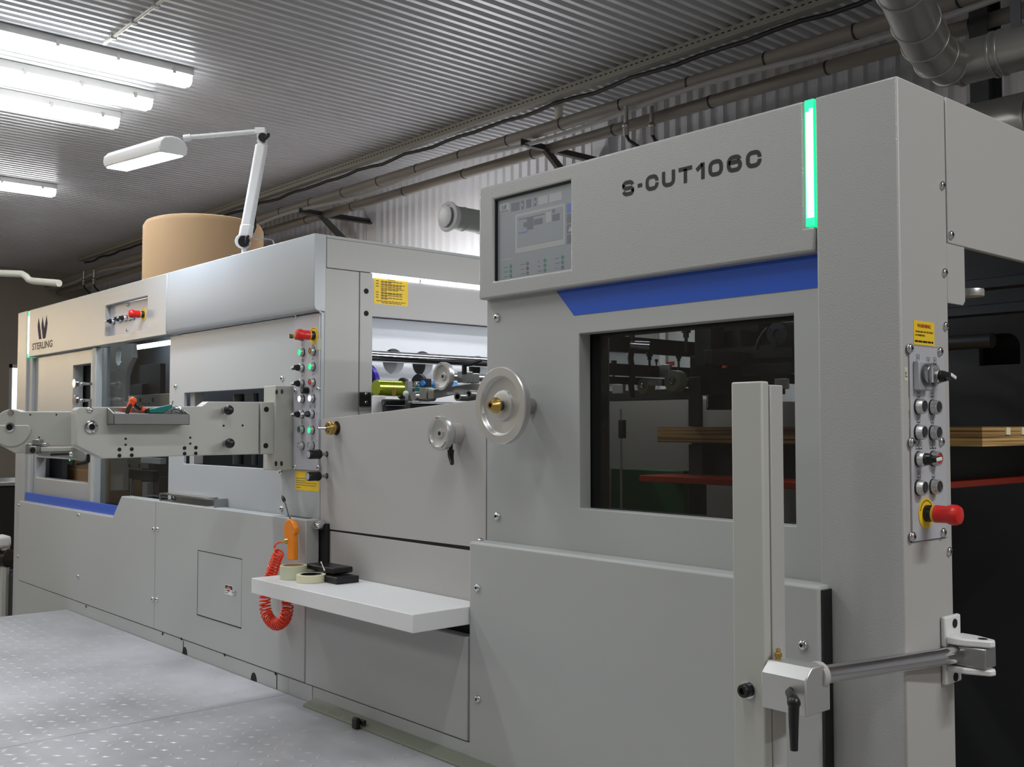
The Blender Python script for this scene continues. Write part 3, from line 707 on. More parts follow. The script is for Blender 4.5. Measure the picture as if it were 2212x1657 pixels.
for k, (z, a0, a1) in enumerate(((.84, .2, .82), (.80, .2, .5), (.74, .2, .93), (.70, .2, .8), (.64, .2, .8), (.58, .2, .88), (.53, .2, .7), (.48, .2, .35), (.42, .2, .85), (.385, .2, .8), (.325, .2, .86), (.29, .2, .38), (.23, .2, .86), (.19, .2, .4), (.10, .07, .93), (.045, .22, .8))):
    sticker_lines(epl, TX(XR-.0053, ly0, lz0), ww, [(z*hh, a0*ww, a1*ww)], 'ink', .0042)
for z in (.84, .74, .64, .42, .325, .23): sticker_lines(epl, TX(XR-.0053, ly0, lz0), ww, [(z*hh, .05*ww, .14*ww)], 'ink', .0042)
# lit chamber behind the opening: white wall with round holes, shafts
holes = []
XI = XR-.26
for u, v in ((850, 781), (913, 786), (1033, 795)):
    p = at(u, v, 'x', XI); holes.append([(p.y+.052*math.cos(a*PI/12), p.z+.052*math.sin(a*PI/12)) for a in range(24)])
b = B(); b.prism([(.2, 1.2), (1.86, 1.2), (1.86, 2.04), (.2, 2.04)], 'x', XI-.05, XI, holes=holes); lab(b.ob('chamber_wall', press, 'white'), 'white inner wall with round holes in the lit opening')
b = B(); b.box(XI-.18, XI-.17, .2, 1.86, 1.2, 2.04); b.ob('chamber_back', press, 'grey')
b = B(); b.box(XI, XR-.03, 1.86, 1.875, 1.2, 2.04); b.ob('chamber_end', press, 'white')
pz = at(930, 690, 'x', XI+.06).z; b = B(); b.box(XI+.001, XI+.06, .25, 1.85, pz-.006, 2.03); b.ob('chamber_beam', press, 'bracket')
pb = at(930, 776, 'x', XR-.10); b = B(); b.cyl((XR-.10, .2, pb.z), (XR-.10, 1.86, pb.z), .021, n=24); b.ob('cross_shaft', press, 'chrome')
# ================================================================ swing arm of the press (stands out towards the aisle)
XA = -2.39; TH = .05
def A(u, v, x=XA): p = at(u, v, 'x', x); return (p.y, p.z)
b = B(); b.box(-2.462, -2.374, -.045, yP, 1.347, 1.653); am = b.ob('arm_mount', press, 'arm', .003); lab(am, 'ivory grey mounting block of the swing arm')
for u, v in ((598, 847), (609.5, 846), (596.5, 1001.5), (608.5, 1001.5)): sockets(am, [at(u, v, 'y', -.0452)], NY, .009)
b = B(); b.prism([A(*q) for q in ((164.6, 962), (164.6, 886), (172, 879.5), (231, 879.6), (436.5, 877.5), (450, 867.5), (560, 868.2), (559.5, 981.3), (400, 985), (221.6, 991))], 'x', XA-TH, XA)
arm = b.ob('swing_arm', press, 'arm', .003); lab(arm, 'ivory grey swing arm plate')
b = B(); b.prism([A(*q) for q in ((562, 868.3), (604, 868), (604, 981), (562, 981.3))], 'x', XA-TH+.006, XA+.004); hp = b.ob('hinge_plate', arm, 'arm', .003)
def AH(pts, r, par=arm, x=XA): sockets(par, [at(u, v, 'x', x+.0002) for u, v in pts], PX, r)
AH(((575.3, 884.4), (596.8, 884.4), (574, 962.8), (596, 962.8)), .0095, arm, XA+.004)
AH(((258, 971), (284.5, 970.3), (258, 984.3), (284.5, 983.4), (398.7, 967.9), (423, 967), (398.7, 980), (422.8, 979.4)), .0062)
AH(((483, 919.6), (524, 919), (411, 945.5), (411, 958.3), (271.4, 947.9), (271.4, 960.8), (575, 872.5), (574, 977)), .0036)
for u, v, n in ((484, 886, 'upper'), (486, 957.5, 'lower')):
    p = at(u, v, 'x', XA); b = B(); b.cyl(p, p+Vector((.022, 0, 0)), .011); b.m = 1; b.sph(p+Vector((.036, 0, 0)), .0175, 20); b.ob('ball_knob', arm, ['steel', 'black'])
p = at(196.3, 922.5, 'x', XA); b = B(); b.lathe(p, PX, [(.021, 0), (.021, .006), (.014, .010), (.009, .010), (.009, .0)], 24, cap=False); b.m = 1; b.lathe(p, PX, [(.009, 0), (.009, .004)], 16); b.ob('pivot_pin', arm, ['chrome', 'hole'])
p = at(194, 885.5, 'x', XA); b = B(); b.sph(p, .0105, 14); b.cyl(p, p+Vector((0, 0, .03)), .005); b.ob('locking_ball', arm, 'chrome')
# second leaf of the arm, parallel to it and folded outwards to the left
pin = at(196.3, 922.5, 'x', XA-TH-.012); nf = Vector((-math.cos(YAW), math.sin(YAW), 0)); e1 = nf.cross(Z).normalized()
T2 = Matrix((Vector((e1.x, e1.y, 0)), -nf, Z)).transposed().to_4x4(); T2 = Matrix.Translation(pin) @ T2   # local x along e1, local y towards the camera side, z up
def A2(u, v): q = atn(u, v, pin, nf)-pin; return (q.dot(e1), q.z)
def circ(u, v, ru, a0, a1, n): return [(u+ru*math.cos(a0+(a1-a0)*i/n), v-ru*math.sin(a0+(a1-a0)*i/n)) for i in range(n+1)]
out = [(166, 963), (166, 889), (45, 888.8)] + circ(25, 924, 40, math.radians(62), math.radians(205), 12) + [(0, 962), (33, 979.8), (65, 979.6), (95, 963.5)]
b = B(T2); b.prism([A2(*q) for q in out], 'y', -.04, .0); leaf = b.ob('arm_leaf', press, 'arm', .003); lab(leaf, 'rounded second leaf of the swing arm')
b = B(T2); b.prism([A2(*q) for q in [(1, 918), (63, 918)] + circ(25, 921, 44, math.radians(-8), math.radians(-150), 14)], 'y', .0, .006); b.ob('leaf_cover', leaf, 'arm', .003)
x, z = A2(25, 923); b = B(T2); b.lathe((x, .006, z), (0, 1, 0), [(.0155, 0), (.0155, .006), (.0105, .008), (.0105, 0)], 20, cap=False); b.m = 1; b.lathe((x, .006, z), (0, 1, 0), [(.0105, 0), (.0105, .004)], 16); b.ob('pivot_pin', leaf, ['chrome', 'hole'])
x, z = A2(24, 891.5); b = B(T2); b.lathe((x, 0, z), (0, 1, 0), [(.0105, 0), (.0105, .003), (0, .005)], 16); b.ob('locking_ball', leaf, 'chrome')
for q in ((65.5, 896), (122, 896), (84.5, 945)):
    x, z = A2(*q); b = B(T2); b.lathe((x, 0, z), (0, 1, 0), [(.0028, 0), (.0028, .0006)], 10); b.ob('bolt_hole', leaf, 'hole')
def bx2(name, u0, u1, v0, v1, y0, y1, m, par=leaf, bev=.002):
    (xa, zb_), (xb, za) = A2(u0, v1), A2(u1, v0); b = B(T2); b.box(xa, xb, y0, y1, zb_, za); return b.ob(name, par, m, bev)
bx2('clamp_block', 78, 94, 949, 961, .0, .03, 'steel'); bx2('clamp_block', 68, 82, 958, 981, .0, .045, 'steel'); bx2('clamp_block', 80, 96, 963, 981, .02, .06, 'steel'); bx2('clamp_pin', 93, 106, 957.5, 963, .0, .02, 'chrome')
x, z = A2(89, 972); b = B(T2); b.lathe((x, .06, z), (0, 1, 0), [(.009, 0), (.009, .002)], 16); b.ob('bolt_hole', leaf, 'hole')
bx2('tie_bar', 96, 162, 966, 975, .0, .03, 'arm')
b = B(T2); b.prism([A2(*q) for q in ((75, 977), (150, 968), (178, 973), (190, 988), (182, 998), (140, 990), (80, 986))], 'y', -.03, -.005); b.ob('link_plate', leaf, 'arm', .003)
(xa, za), (xb, zb_) = A2(119, 981), A2(160, 979.5); b = B(T2); b.cyl((xa, .03, za), (xb, .03, zb_), .0062); b.ob('grip_rod', leaf, 'black')
x, z = A2(162.5, 980.5); b = B(T2); b.sph((x, .03, z), .008, 12); b.ob('grip_end', leaf, 'chrome')
pts = [A2(*q) for q in ((191, 981), (190, 997), (186, 1000), (166, 1004))]; b = B(T2); b.tube([(x, .0, z) for x, z in pts], [.005, .007, .0065, .0045], 10); b.ob('clamp_lever', leaf, 'black')
# tool tray hung on the arm
yb, zt_ = A(231, 879.8); xf = at(245.7, 905, 'y', yb).x; yf = A(231, 900)[0]
zf0, zf1 = at(245.7, 893.4, 'x', xf).z, at(245.7, 917.5, 'x', xf).z; ye = at(409.8, 900, 'x', xf).y
b = B(); w = .0025
b.box(xf-w, xf, yb, ye, zf1, zf0); b.box(XA+.001, xf, yb, ye, zf1, zf1+w); b.box(XA+.001, XA+.001+w, yb, ye, zf1, zt_)
for y in (yb, ye-w): b.prism([(XA+.001, zf1), (xf, zf1), (xf, zf0), (XA+.001, zt_)], 'y', y, y+w)
lab(b.ob('tool_tray', arm, 'steel', .0006), 'brushed steel tool tray on the swing arm')
zt0 = zf1+w
# tools lying in the tray
xm = (XA+xf)/2
def TP(u, v, x=xm): return at(u, v, 'x', x)
t = thing('ratchet_screwdriver', TP(285, 905), 'orange and black pistol grip ratchet screwdriver sticking up out of the tool tray', 'screwdriver')
b = B(); b.sph(TP(287, 866), .0125, 16); b.tube([TP(287, 867), TP(280, 878), TP(273, 900)], [.0115, .0095, .0085], 14); b.ob('grip', t, 'orange2')
b = B(); b.tube([TP(283, 873, xm+.006), TP(276.5, 884, xm+.006), TP(270, 905, xm+.006)], [.0055, .0075, .0075], 10); b.ob('grip_inlay', t, 'black')
b = B(); b.tube([TP(291, 873), TP(299, 880), TP(306, 884)], [.009, .0085, .0075], 12); b.ob('barrel', t, 'black')
b = B(); b.cyl(TP(305, 882.5), TP(310, 886.5), .0095, n=14); b.ob('collar', t, 'orange2')
b = B(); b.cyl(TP(309, 886), TP(319, 888.5), .005, n=12); b.ob('chuck', t, 'dsteel')
t = thing('box_cutter', TP(345, 912), 'teal green box cutter leaning out of the right half of the tool tray', 'knife')
b = B(); b.prism([A(*q, x=xm) for q in ((314, 892), (316, 885.5), (369, 873.5), (373, 880), (350, 893))], 'x', xm-.006, xm+.006); b.ob('cutter_body', t, 'teal', .003)
b = B(); b.cyl(TP(370, 876), TP(372.5, 866), .004); b.ob('blade_slider', t, 'chrome')
b = B(); b.prism([A(*q, x=xm-.002) for q in ((313, 893), (314, 883), (319, 882), (322, 884), (320, 893))], 'x', xm-.008, xm+.008); b.ob('blade_cap', t, 'black', .002)
t = thing('hex_key', TP(385, 912), 'bent silver hex key hooked over the right end of the tool tray', 'key')
b = B(); b.tube([TP(374, 880), TP(383, 879.5), TP(388.5, 880.5), TP(391, 884), TP(399, 893)], .0033, 6); b.ob('bent_bar', t, 'chrome')
b = B(); b.tube([TP(371, 888), TP(380, 886.5), TP(387, 890)], .0062, 10); tag(b.ob('bit_socket', None, 'chrome'), 'short shiny bit socket beside the bent hex key in the tray', 'socket')
b = B(); b.prism([A(*q, x=xm+.008) for q in ((247, 888), (275, 892), (320, 893.5), (320, 899), (250, 899))], 'x', xm+.006, xm+.010); tag(b.ob('paper_card', None, 'white'), 'white card with a blue edge standing along the front of the tool tray', 'card')
# chrome plungers above the arm on the front panel
for u, v, n in ((203, 829.7, 'upper'), (203, 865, 'lower')):
    p = at(u, v, 'y', yP); b = B(); b.lathe(p, NY, [(.014, 0), (.014, .001)], 16); b.m = 1; b.lathe(p+Vector((0, -.001, 0)), NY, [(.0075, 0), (.0075, .05), (.012, .055), (.013, .06), (.010, .07), (.013, .078), (.026, .084), (.026, .096), (.022, .099), (0, .099)], 20); b.ob('pull_plunger', press, ['hole', 'chrome'])
# what shows inside the press through its window and cutouts
def inner(name, m, u0, u1, v0, v1, y, d=.03, bev=.002):
    a_, c_ = at(u0, v0, 'y', y), at(u1, v1, 'y', y); b = B(); b.box(a_.x, c_.x, y, y+d, c_.z, a_.z); return b.ob(name, press, m, bev)
pts = [(238, 1060), (238, 742), (284, 742), (286, 772), (276, 792), (270, 812), (268, 868), (290, 880), (290, 930), (268, 940), (266, 1060)]
hc = at(256, 770, 'y', .22)
b = B(); b.prism([tuple(at(u, v, 'y', .22).xz) for u, v in pts], 'y', .22, .25, holes=[[(hc.x+.045*math.cos(a*PI/10), hc.z+.048*math.sin(a*PI/10)) for a in range(20)]]); b.ob('inner_frame', press, 'side', .003)
inner('inner_block', 'black', 270, 306, 832, 870, .30); inner('inner_block', 'iron', 300, 345, 790, 868, .34)
pl = inner('gripper_plate', 'steel', 277, 368, 855, 878, .16)
sockets(press, [at(u, 864, 'y', .159) for u in (283, 303, 330)], NY, .011); sockets(press, [at(u, 872, 'y', .159) for u in (309, 314, 321)], NY, .004)
inner('gripper_plate', 'steel', 275.5, 320, 992, 1013, .16); inner('gripper_plate', 'plate', 304, 346, 988, 1003, .13)
sockets(press, [at(u, 1006, 'y', .159) for u in (280, 301)], NY, .010)
inner('inner_block', 'iron', 270, 330, 1013, 1040, .26); inner('inner_column', 'side', 307, 318, 1041, 1075, .24); inner('inner_column', 'side', 322, 340, 1036, 1075, .30); inner('inner_block', 'black', 343, 366, 1030, 1080, .2)
p = at(284, 1050, 'y', .2); b = B(); b.cyl((p.x, .2, 1.08), (p.x, .2, p.z+.04), .010); b.ob('inner_rod', press, 'chrome')
a_, c_ = at(283, 752, 'y', .45), at(366, 752, 'y', .45); b = B(); b.box(a_.x, c_.x, .45, .47, a_.z-.01, a_.z+.012); lab(b.ob('light_strip', press, 'deskled'), 'lit strip light inside the press window')
inner('slot_wall', 'black', 158, 178, 780, 900, .10, .01); inner('slot_wall', 'dsteel', 178, 196, 780, 900, .10, .01)
inner('rack_plate', 'iron', 96, 138, 975, 1060, .14, .01); inner('drag_chain', 'black', 134, 144, 975, 1060, .13, .01)
inner('sensor_eye', 'iron', 145, 157, 990, 1004, .11, .01)
p = at(151, 994, 'y', .105); b = B(); b.lathe(p, NY, [(.006, 0), (.004, .004), (0, .005)], 12); b.ob('sensor_led', press, 'led_green')
a_, c_ = at(140, 985, 'y', .18), at(212, 1070, 'y', .18); t = thing('cardboard_box', ((a_.x+c_.x)/2, .3, 1.07), 'brown cardboard box seen through the lower cutout of the front panel', 'box')
b = B(); b.box(a_.x, c_.x, .18, .42, 1.0705, a_.z); b.ob('carton', t, 'card', .004)
zz = at(170, 1015, 'y', .178).z; b = B(); b.box(a_.x, c_.x, .178, .18, zz-.004, zz+.006); b.ob('carton_flap', t, 'kraft')
# ================================================================ the foil unit between press and feeder
foil = thing('foil_unit', (-1.73, .9, 0), 'low grey unit with handwheels and an open lit top, between press and touch screen cabinet', 'machine')
b = B(); b.prism([(-2.184, 1.150), (-1.281, 1.157), (-1.281, 1.583), (-2.036, 1.538), (-2.184, 1.531)], 'y', yP, .036); ff = b.ob('front_panel', foil, 'side', .0015, smooth=20)
b = B(); b.box(-2.15, -1.281, yP+.001, .036, .95, 1.145); b.ob('skirt_panel', foil, 'side', .001)
b = B(); b.box(-2.15, -1.281, .033, .06, 1.14, 1.16); b.ob('panel_gap', foil, 'hole')
b = B(); b.box(-2.165, -1.283, yL, .03, .628, .915); b.ob('lower_cover', foil, 'grey', .003)
b = B(); b.box(-2.16, -1.283, .0, .03, .915, .949); b.ob('cover_gap', foil, 'hole')  # black filler stands in for the shadow in the gap below the shelf
b = B(); b.box(-2.284, -2.122, -.033, 0, 0, .625); b.ob('kick_plate', foil, 'grey', .001)
b = B(); b.box(-2.118, -1.2, -.033, 0, 0, .625); b.ob('kick_plate', foil, 'grey', .001)
b = B(); b.box(-2.15, -1.3, .05, 1.85, .63, 1.30); b.ob('unit_body', foil, 'iron', smooth=0)
b = B(); b.box(-1.30, -1.282, .045, 1.85, .63, 1.60); b.ob('side_frame', foil, 'side')
# handwheel with clamp lever on the front panel
def handwheel(parent, c, d, R, name='handwheel', t=.016, hub=.0, mats=('alu', 'black', 'pink_ink')):
    T = frame_at(c, d); b = B(T)
    b.lathe(O, Z, [(R*.3, -t), (R*.96, -t), (R, -t*.7), (R, -t*.15), (R*.97, 0), (R*.80, 0), (R*.77, -.003), (R*.74, -.007), (R*.45, -.010), (R*.28, -.010), (R*.26, -.006), (0, -.006)], 40)
    b.m = 1
    b.lathe((0, 0, -.006), Z, [(R*.12, 0), (R*.12, .001)], 14)
    b.m = 2; b.box(-R*.13, R*.13, R*.87, R*.90, 0, .0005); b.prism([(-R*.22, R*.885), (-R*.1, R*.93), (-R*.1, R*.84)], 'z', 0, .0005)
    b.m = 1
    for a in (205, 212, 219, -35, -42, -49, -56, -63):
        q = Matrix.Rotation(math.radians(a), 4, 'Z'); bb = b.T; b.T = bb @ q; b.box(R*.85, R*.93, -R*.02, R*.02, 0, .0004); b.T = bb
    return b.ob(name, parent, list(mats))
hb = at(990, 936, 'y', yP); c2 = Vector((hb.x, -.030, hb.z))
hw2 = handwheel(foil, c2+Vector((0, -.016, 0)), NY, .050, t=.024)
b = B(); b.lathe((hb.x, yP, hb.z), NY, [(.030, 0), (.030, .032), (.026, .032), (.026, .062)], 28); b.ob('wheel_hub', foil, 'side', .001)
lp = Vector((hb.x, .002, hb.z)); b = B(); b.tube([lp+Vector((0, 0, -.025)), lp+Vector((0, 0, -.052))], .006, 10); b.tube([lp+Vector((0, 0, -.048)), lp+Vector((0, -.0, -.066)), lp+Vector((.022, -.012, -.088))], [.010, .009, .006], 12); lab(b.ob('clamp_lever', foil, 'black'), 'black clamp lever under the handwheel')
# brass knob with pin, two black knobs on shafts
p = at(727, 925, 'y', yP); b = B(); b.lathe(p, NY, [(.024, 0), (.024, .001)], 24); b.m = 1; b.lathe(p+Vector((0, -.001, 0)), NY, [(.012, 0), (.012, .012), (.0225, .014), (.0225, .020), (.020, .022), (.0225, .024), (.0225, .032), (.020, .034), (0, .034)], 28); b.m = 2; b.cyl(p+Vector((0, -.035, 0)), p+Vector((0, -.075, 0)), .0045)
b.m = 0
for a in range(5): b.cyl(p+Vector((.012*math.cos(a*1.257), -.0352, .012*math.sin(a*1.257))), p+Vector((.012*math.cos(a*1.257), -.0357, .012*math.sin(a*1.257))), .003, n=8)
lab(b.ob('brass_knob', foil, ['hole', 'brass', 'chrome']), 'brass knob with a steel pin')
for u, v, w_ in ((706, 981, 'upper'), (706, 1028, 'lower')):
    p = at(u, v, 'y', yP); L0 = .025 if w_ == 'upper' else .028
    b = B(); b.lathe(p, NY, [(.010, 0), (.010, .001)], 16); b.m = 1; b.cyl(p, p+Vector((0, -L0, 0)), .0062)
    b.m = 2; b.lathe(p+Vector((0, -L0, 0)), NY, [(.0135, 0), (.0150, .003), (.0150, .014), (.0160, .016), (.0160, .044), (.0145, .048), (.0125, .048)], 24)
    for k in range(12):
        a = k*PI/6; q = p+Vector((.0152*math.cos(a), -L0-.008, .0152*math.sin(a))); b.box(q.x-.001, q.x+.001, q.y-.006, q.y+.006, q.z-.001, q.z+.001)
    b.m = 3; b.lathe(p+Vector((0, -L0-.0478, 0)), NY, [(.0122, 0), (.0118, .001)], 20)
    lab(b.ob('black_knob', foil, ['hole', 'steel', 'black', 'gcap']), 'black knob with a grey end, %s of two' % w_)
# things in the open top: steel bracket, rolls, bars, second handwheel
pz0, pz1 = at(776, 847, 'x', XR), at(800, 878, 'x', XR)
b = B(); b.box(XR+.0005, XR+.004, pz0.y, pz1.y, pz1.z, pz0.z); b.ob('corner_bracket', press, 'dsteel', .0006)
for u, v in ((790.5, 851.5), (790.5, 869)): screw(press, at(u, v, 'x', XR+.004), PX, .006)
def fbox(name, m, u0, u1, v0, v1, x, dx, bev=.001, par=foil, y=None):
    a_, c_ = at(u0, v0, 'x', x), at(u1, v1, 'x', x); b = B(); b.box(x-dx, x, a_.y, c_.y, c_.z, a_.z); return b.ob(name, par, m, bev)
p = at(823, 822, 'x', -2.232)+Vector((-.088, 0, -.02)); b = B(); b.lathe(p, NY, [(.05, 0), (.085, 0), (.088, .004), (.088, .02), (.083, .024), (.06, .024), (.055, .018), (.05, .018)], 40, cap=False); b.ob('violet_wheel', foil, 'purple')
a_, c_ = at(812, 838, 'x', -2.09), at(868, 841, 'x', -2.09); za = a_.z
b = B(); b.cyl((-2.09, a_.y, za), (-2.09, c_.y, za), .029, n=28); lab(b.ob('foil_roll', foil, 'foil'), 'shiny yellow green foil roll')
b = B(); b.cyl((-2.09, c_.y, za), (-2.09, c_.y+.012, za), .040, n=28); b.cyl((-2.09, c_.y+.012, za), (-2.09, c_.y+.07, za), .02); b.cyl((-2.09, c_.y+.07, za+.01), (-2.09, c_.y+.085, za+.01), .046, n=28); b.ob('roll_flange', foil, 'dsteel', .001)
b = B(); b.cyl((-2.09, c_.y+.08, za), (-2.09, c_.y+.16, za), .012); b.ob('roll_shaft', foil, 'chrome')
fbox('guard_plate', 'white', 806, 834, 854, 905, -2.02, .012, .004)
fbox('black_bar', 'black', 834, 886, 862, 876, -1.98, .03, .004); fbox('support_plate', 'iron', 834, 884, 876, 905, -1.99, .02)
fbox('upright_plate', 'steel', 882, 891, 823, 885, -1.95, .02)
p = at(836.5, 868.5, 'x', -1.949); b = B(); b.lathe(p-Vector((.03, 0, 0)), PX, [(.008, 0), (.008, .003)], 12); b.ob('bar_end', foil, 'chrome')
p = at(851, 856, 'x', -1.97); b = B(); b.cyl(p, p+Vector((0, 0, .03)), .006, n=6); b.ob('brass_stud', foil, 'brass')
p = at(876, 851, 'x', -1.94); b = B(); b.lathe(p, PX, [(.011, 0), (.011, .004), (0, .006)], 16); b.ob('white_cap', foil, 'white')
b = B(); a_, c_ = at(893, 856, 'x', -1.88), at(936, 855, 'x', -1.88); b.cyl(a_, c_, .016); b.cyl(a_+Vector((0, .03, .0)), c_, .020, n=14); b.ob('linear_slide', foil, 'steel')
b = B(); a_, c_ = at(896, 829, 'x', -1.86), at(950, 832, 'x', -1.86); b.cyl(a_, c_, .008); b.ob('cross_rod', foil, 'chrome')
b = B(); a_, c_ = at(912, 828, 'x', -1.84), at(985, 832, 'x', -1.84); b.cyl(a_, c_, .010); lab(b.ob('air_tube', foil, 'bluetube'), 'bright blue air tube')
b = B(); a_, c_ = at(900, 844, 'x', -1.90), at(930, 839, 'x', -1.90); b.cyl(a_, c_, .012); b.ob('sleeve', foil, 'teal')
fbox('stop_block', 'black', 919, 932, 818, 836, -1.83, .03)
b = B(); q = [A(*k, x=-1.70) for k in ((936, 842), (1024, 826), (1040, 830), (1040, 842), (936, 862))]; b.prism(q, 'x', -1.73, -1.70); b.ob('slanted_beam', foil, 'steel', .002)
for u, v in ((988, 857), (1012, 852)):
    p = at(u, v, 'x', -1.66); b = B(); b.lathe(p, (.25, -1, 0), [(.014, -.15), (.014, 0), (.009, 0), (.009, -.01)], 18, cap=False); b.m = 1; b.lathe(p, (.25, -1, 0), [(.009, -.01), (.009, -.009)], 14); b.ob('tube_end', foil, ['steel', 'hole'])
fbox('clamp_jaw', 'steel', 1000, 1022, 802, 827, -1.60, .03, .002); fbox('clamp_jaw', 'steel', 1022, 1036, 806, 828, -1.60, .03, .002)
p = at(1003, 802, 'x', -1.59); b = B(); b.tube([p+Vector((0, 0, -.01)), p+Vector((0, 0, .025))], .008, 10); b.tube([p+Vector((-.003, 0, .022)), at(1018, 786, 'x', -1.57), at(1040, 778, 'x', -1.55)], [.009, .007, .005], 10); lab(b.ob('clamp_lever', foil, 'black'), 'black clamp lever pointing right in the open top')
c3 = at(953, 813, 'x', -1.66); handwheel(foil, c3, NY, .046, t=.020)
b = B(); b.cyl(c3+Vector((0, .015, 0)), c3+Vector((0, .2, 0)), .012); b.ob('wheel_shaft', foil, 'steel')
fbox('ledge_rail', 'alu', 892, 985, 867, 871, -1.8, .03); fbox('ledge_plate', 'iron', 886, 1010, 871, 890, -1.81, .03)
fbox('slide_block', 'steel', 921, 940, 838, 863, -1.74, .04, .002)
# shelf bolted in front of the foil unit, and the things on it
SZ = 1.001
b = B(); b.prism([(-2.192, -.226), (-1.279, -.226), (-1.279, .029), (-2.162, .029), (-2.162, -.037), (-2.192, -.037)], 'z', .951, SZ); sf = b.ob('shelf', None, 'white', .002)
tag(sf, 'white shelf under the brass knob with two tape rolls on it', 'shelf')
def tape(name, u, v, R, h, ri, mo, mi, label):
    p = at(u, v, 'z', SZ+h); t = thing(name, (p.x, p.y, SZ), label, 'tape')
    b = B(); b.lathe((p.x, p.y, SZ+.0005), Z, [(ri, 0), (R, 0), (R, h), (ri, h)], 40); bm = b.bm
    b.ob('tape_winding', t, mo, .0015)
    b = B(); b.lathe((p.x, p.y, SZ+.0005), Z, [(ri-.002, h+.0008), (ri, h+.0008), (ri, h), (ri-.002, h-.006), (0, h-.006)], 32, cap=False); b.ob('core_label', t, mi)
    return t
def ring_tape(name, u, v, R, h, ri, mo, mi, label):
    p = at(u, v, 'z', SZ+h); t = thing(name, (p.x, p.y, SZ), label, 'tape')
    b = B(); b.lathe((p.x, p.y, SZ+.0005), Z, [(ri, 0), (R, 0), (R, h), (ri, h), (ri, 0)], 40, cap=False); b.ob('tape_winding', t, mo, .001)
    b = B(); b.lathe((p.x, p.y, SZ+.0005), Z, [(ri-.003, 0), (ri, 0), (ri, h+.0004), (ri-.003, h+.0004), (ri-.003, 0)], 36, cap=False); b.ob('core', t, mi[0])
    b = B(); b.lathe((p.x, p.y, SZ+.0005), Z, [(0, .004), (ri-.003, .004), (ri-.003, .006), (0, .006)], 30); b.ob('core_label', t, mi[1])
    return t
ring_tape('packing_tape', 634, 1221, .0445, .044, .036, 'tape_c', ('card', 'bluetube'), 'tall roll of clear packing tape at the left end of the white shelf')
ring_tape('masking_tape', 672, 1240.5, .0475, .024, .034, 'tape_m', ('ink', 'ink'), 'flat cream roll of masking tape in front of the taller tape roll')
p = at(700, 1240, 'z', SZ); t = thing('tape_dispenser', (p.x+.05, p.y+.08, SZ), 'black two tier plastic holder at the back of the white shelf', 'holder')
xq, yq = at(712, 1230, 'y', -.06).x, -.06
b = B(); b.box(xq-.09, xq+.10, yq-.035, yq+.05, SZ+.0005, SZ+.022); b.ob('lower_tier', t, 'black', .003)
b = B(); b.box(xq-.115, xq+.055, yq-.02, yq+.055, SZ+.026, SZ+.046); b.ob('upper_tier', t, 'black', .004)
b = B(); b.box(xq-.08, xq+.02, yq, yq+.03, SZ+.022, SZ+.026); b.ob('wood_spacer', t, 'card')
a_, c_ = at(694, 1215, 'y', -.105), at(700.5, 1231, 'y', -.11)
b = B(); b.cyl(a_, c_, .0014, n=8); b.sph(a_, .0028, 10, (1, 1, 1.3)); b.sph(c_, .0030, 10, (1, 1, 1.3)); tag(b.ob('cotton_swab', None, 'white'), 'white cotton swab standing up beside the flat masking tape roll', 'swab')
# air blow gun with its coiled hose
YG = -.075
def G(u, v, y=YG): return at(u, v, 'y', y)
def G2(u, v): p = G(u, v); return (p.x, p.z)
gun = thing('air_blow_gun', G(628, 1165), 'orange air blow gun with a red orange coiled hose hanging beside the white shelf', 'blow gun')
b = B(); b.prism([G2(*q) for q in ((621, 1127), (625, 1121.5), (631, 1121.5), (636, 1128), (642, 1140), (641.5, 1151), (638.5, 1155), (639.5, 1210), (626, 1210), (624.5, 1170), (618, 1158), (617, 1140))], 'y', YG-.009, YG+.009); b.ob('gun_body', gun, 'orange', .004, smooth=25)
b = B(); b.prism([G2(*q) for q in ((634.5, 1131), (637, 1135), (638.5, 1143), (636.5, 1143.5))], 'y', YG-.0096, YG+.0096); b.ob('trigger_slot', gun, 'card')
b = B(); b.tube([G(*q) for q in ((628, 1122), (623.5, 1113), (618.5, 1094), (614, 1081))], .0028, 10); b.ob('nozzle_tube', gun, 'chrome')
b = B(); b.tube([G(*q) for q in ((614.5, 1083), (612.5, 1078), (609.5, 1071.5))], [.0055, .0068, .003], 12); b.ob('nozzle_tip', gun, 'black')
b = B(); b.cyl(G(623, 1168, YG-.004), G(616, 1169.5, YG-.012), .0095, n=14); b.cyl(G(616, 1169.5, YG-.012), G(608.5, 1171, YG-.02), .0062, n=6); b.ob('hose_fitting', gun, 'brass')
def helix(path, turns, r, rt, seg=14):
    P = [Vector(p) for p in path]; ln = [0]
    for i in range(1, len(P)): ln.append(ln[-1]+(P[i]-P[i-1]).length)
    tot = ln[-1]; n = int(turns*seg); out = []
    for k in range(n+1):
        s = tot*k/n; i = max(j for j in range(len(P)) if ln[j] <= s+1e-9); i = min(i, len(P)-2)
        f_ = (s-ln[i])/(ln[i+1]-ln[i]); c = P[i].lerp(P[i+1], f_)
        i0, i1 = max(i-1, 0), min(i+2, len(P)-1)
        d = ((P[i+1]-P[i])*.5 + (P[i1]-P[i0])*.5*(.5)).normalized()
        a = d.cross(Vector((0, 1, 0))).normalized(); bb = d.cross(a)
        rr = r(k/n) if callable(r) else r; an = 2*PI*k/seg
        out.append(c+a*rr*math.cos(an)+bb*rr*math.sin(an))
    return out
yh = -.10
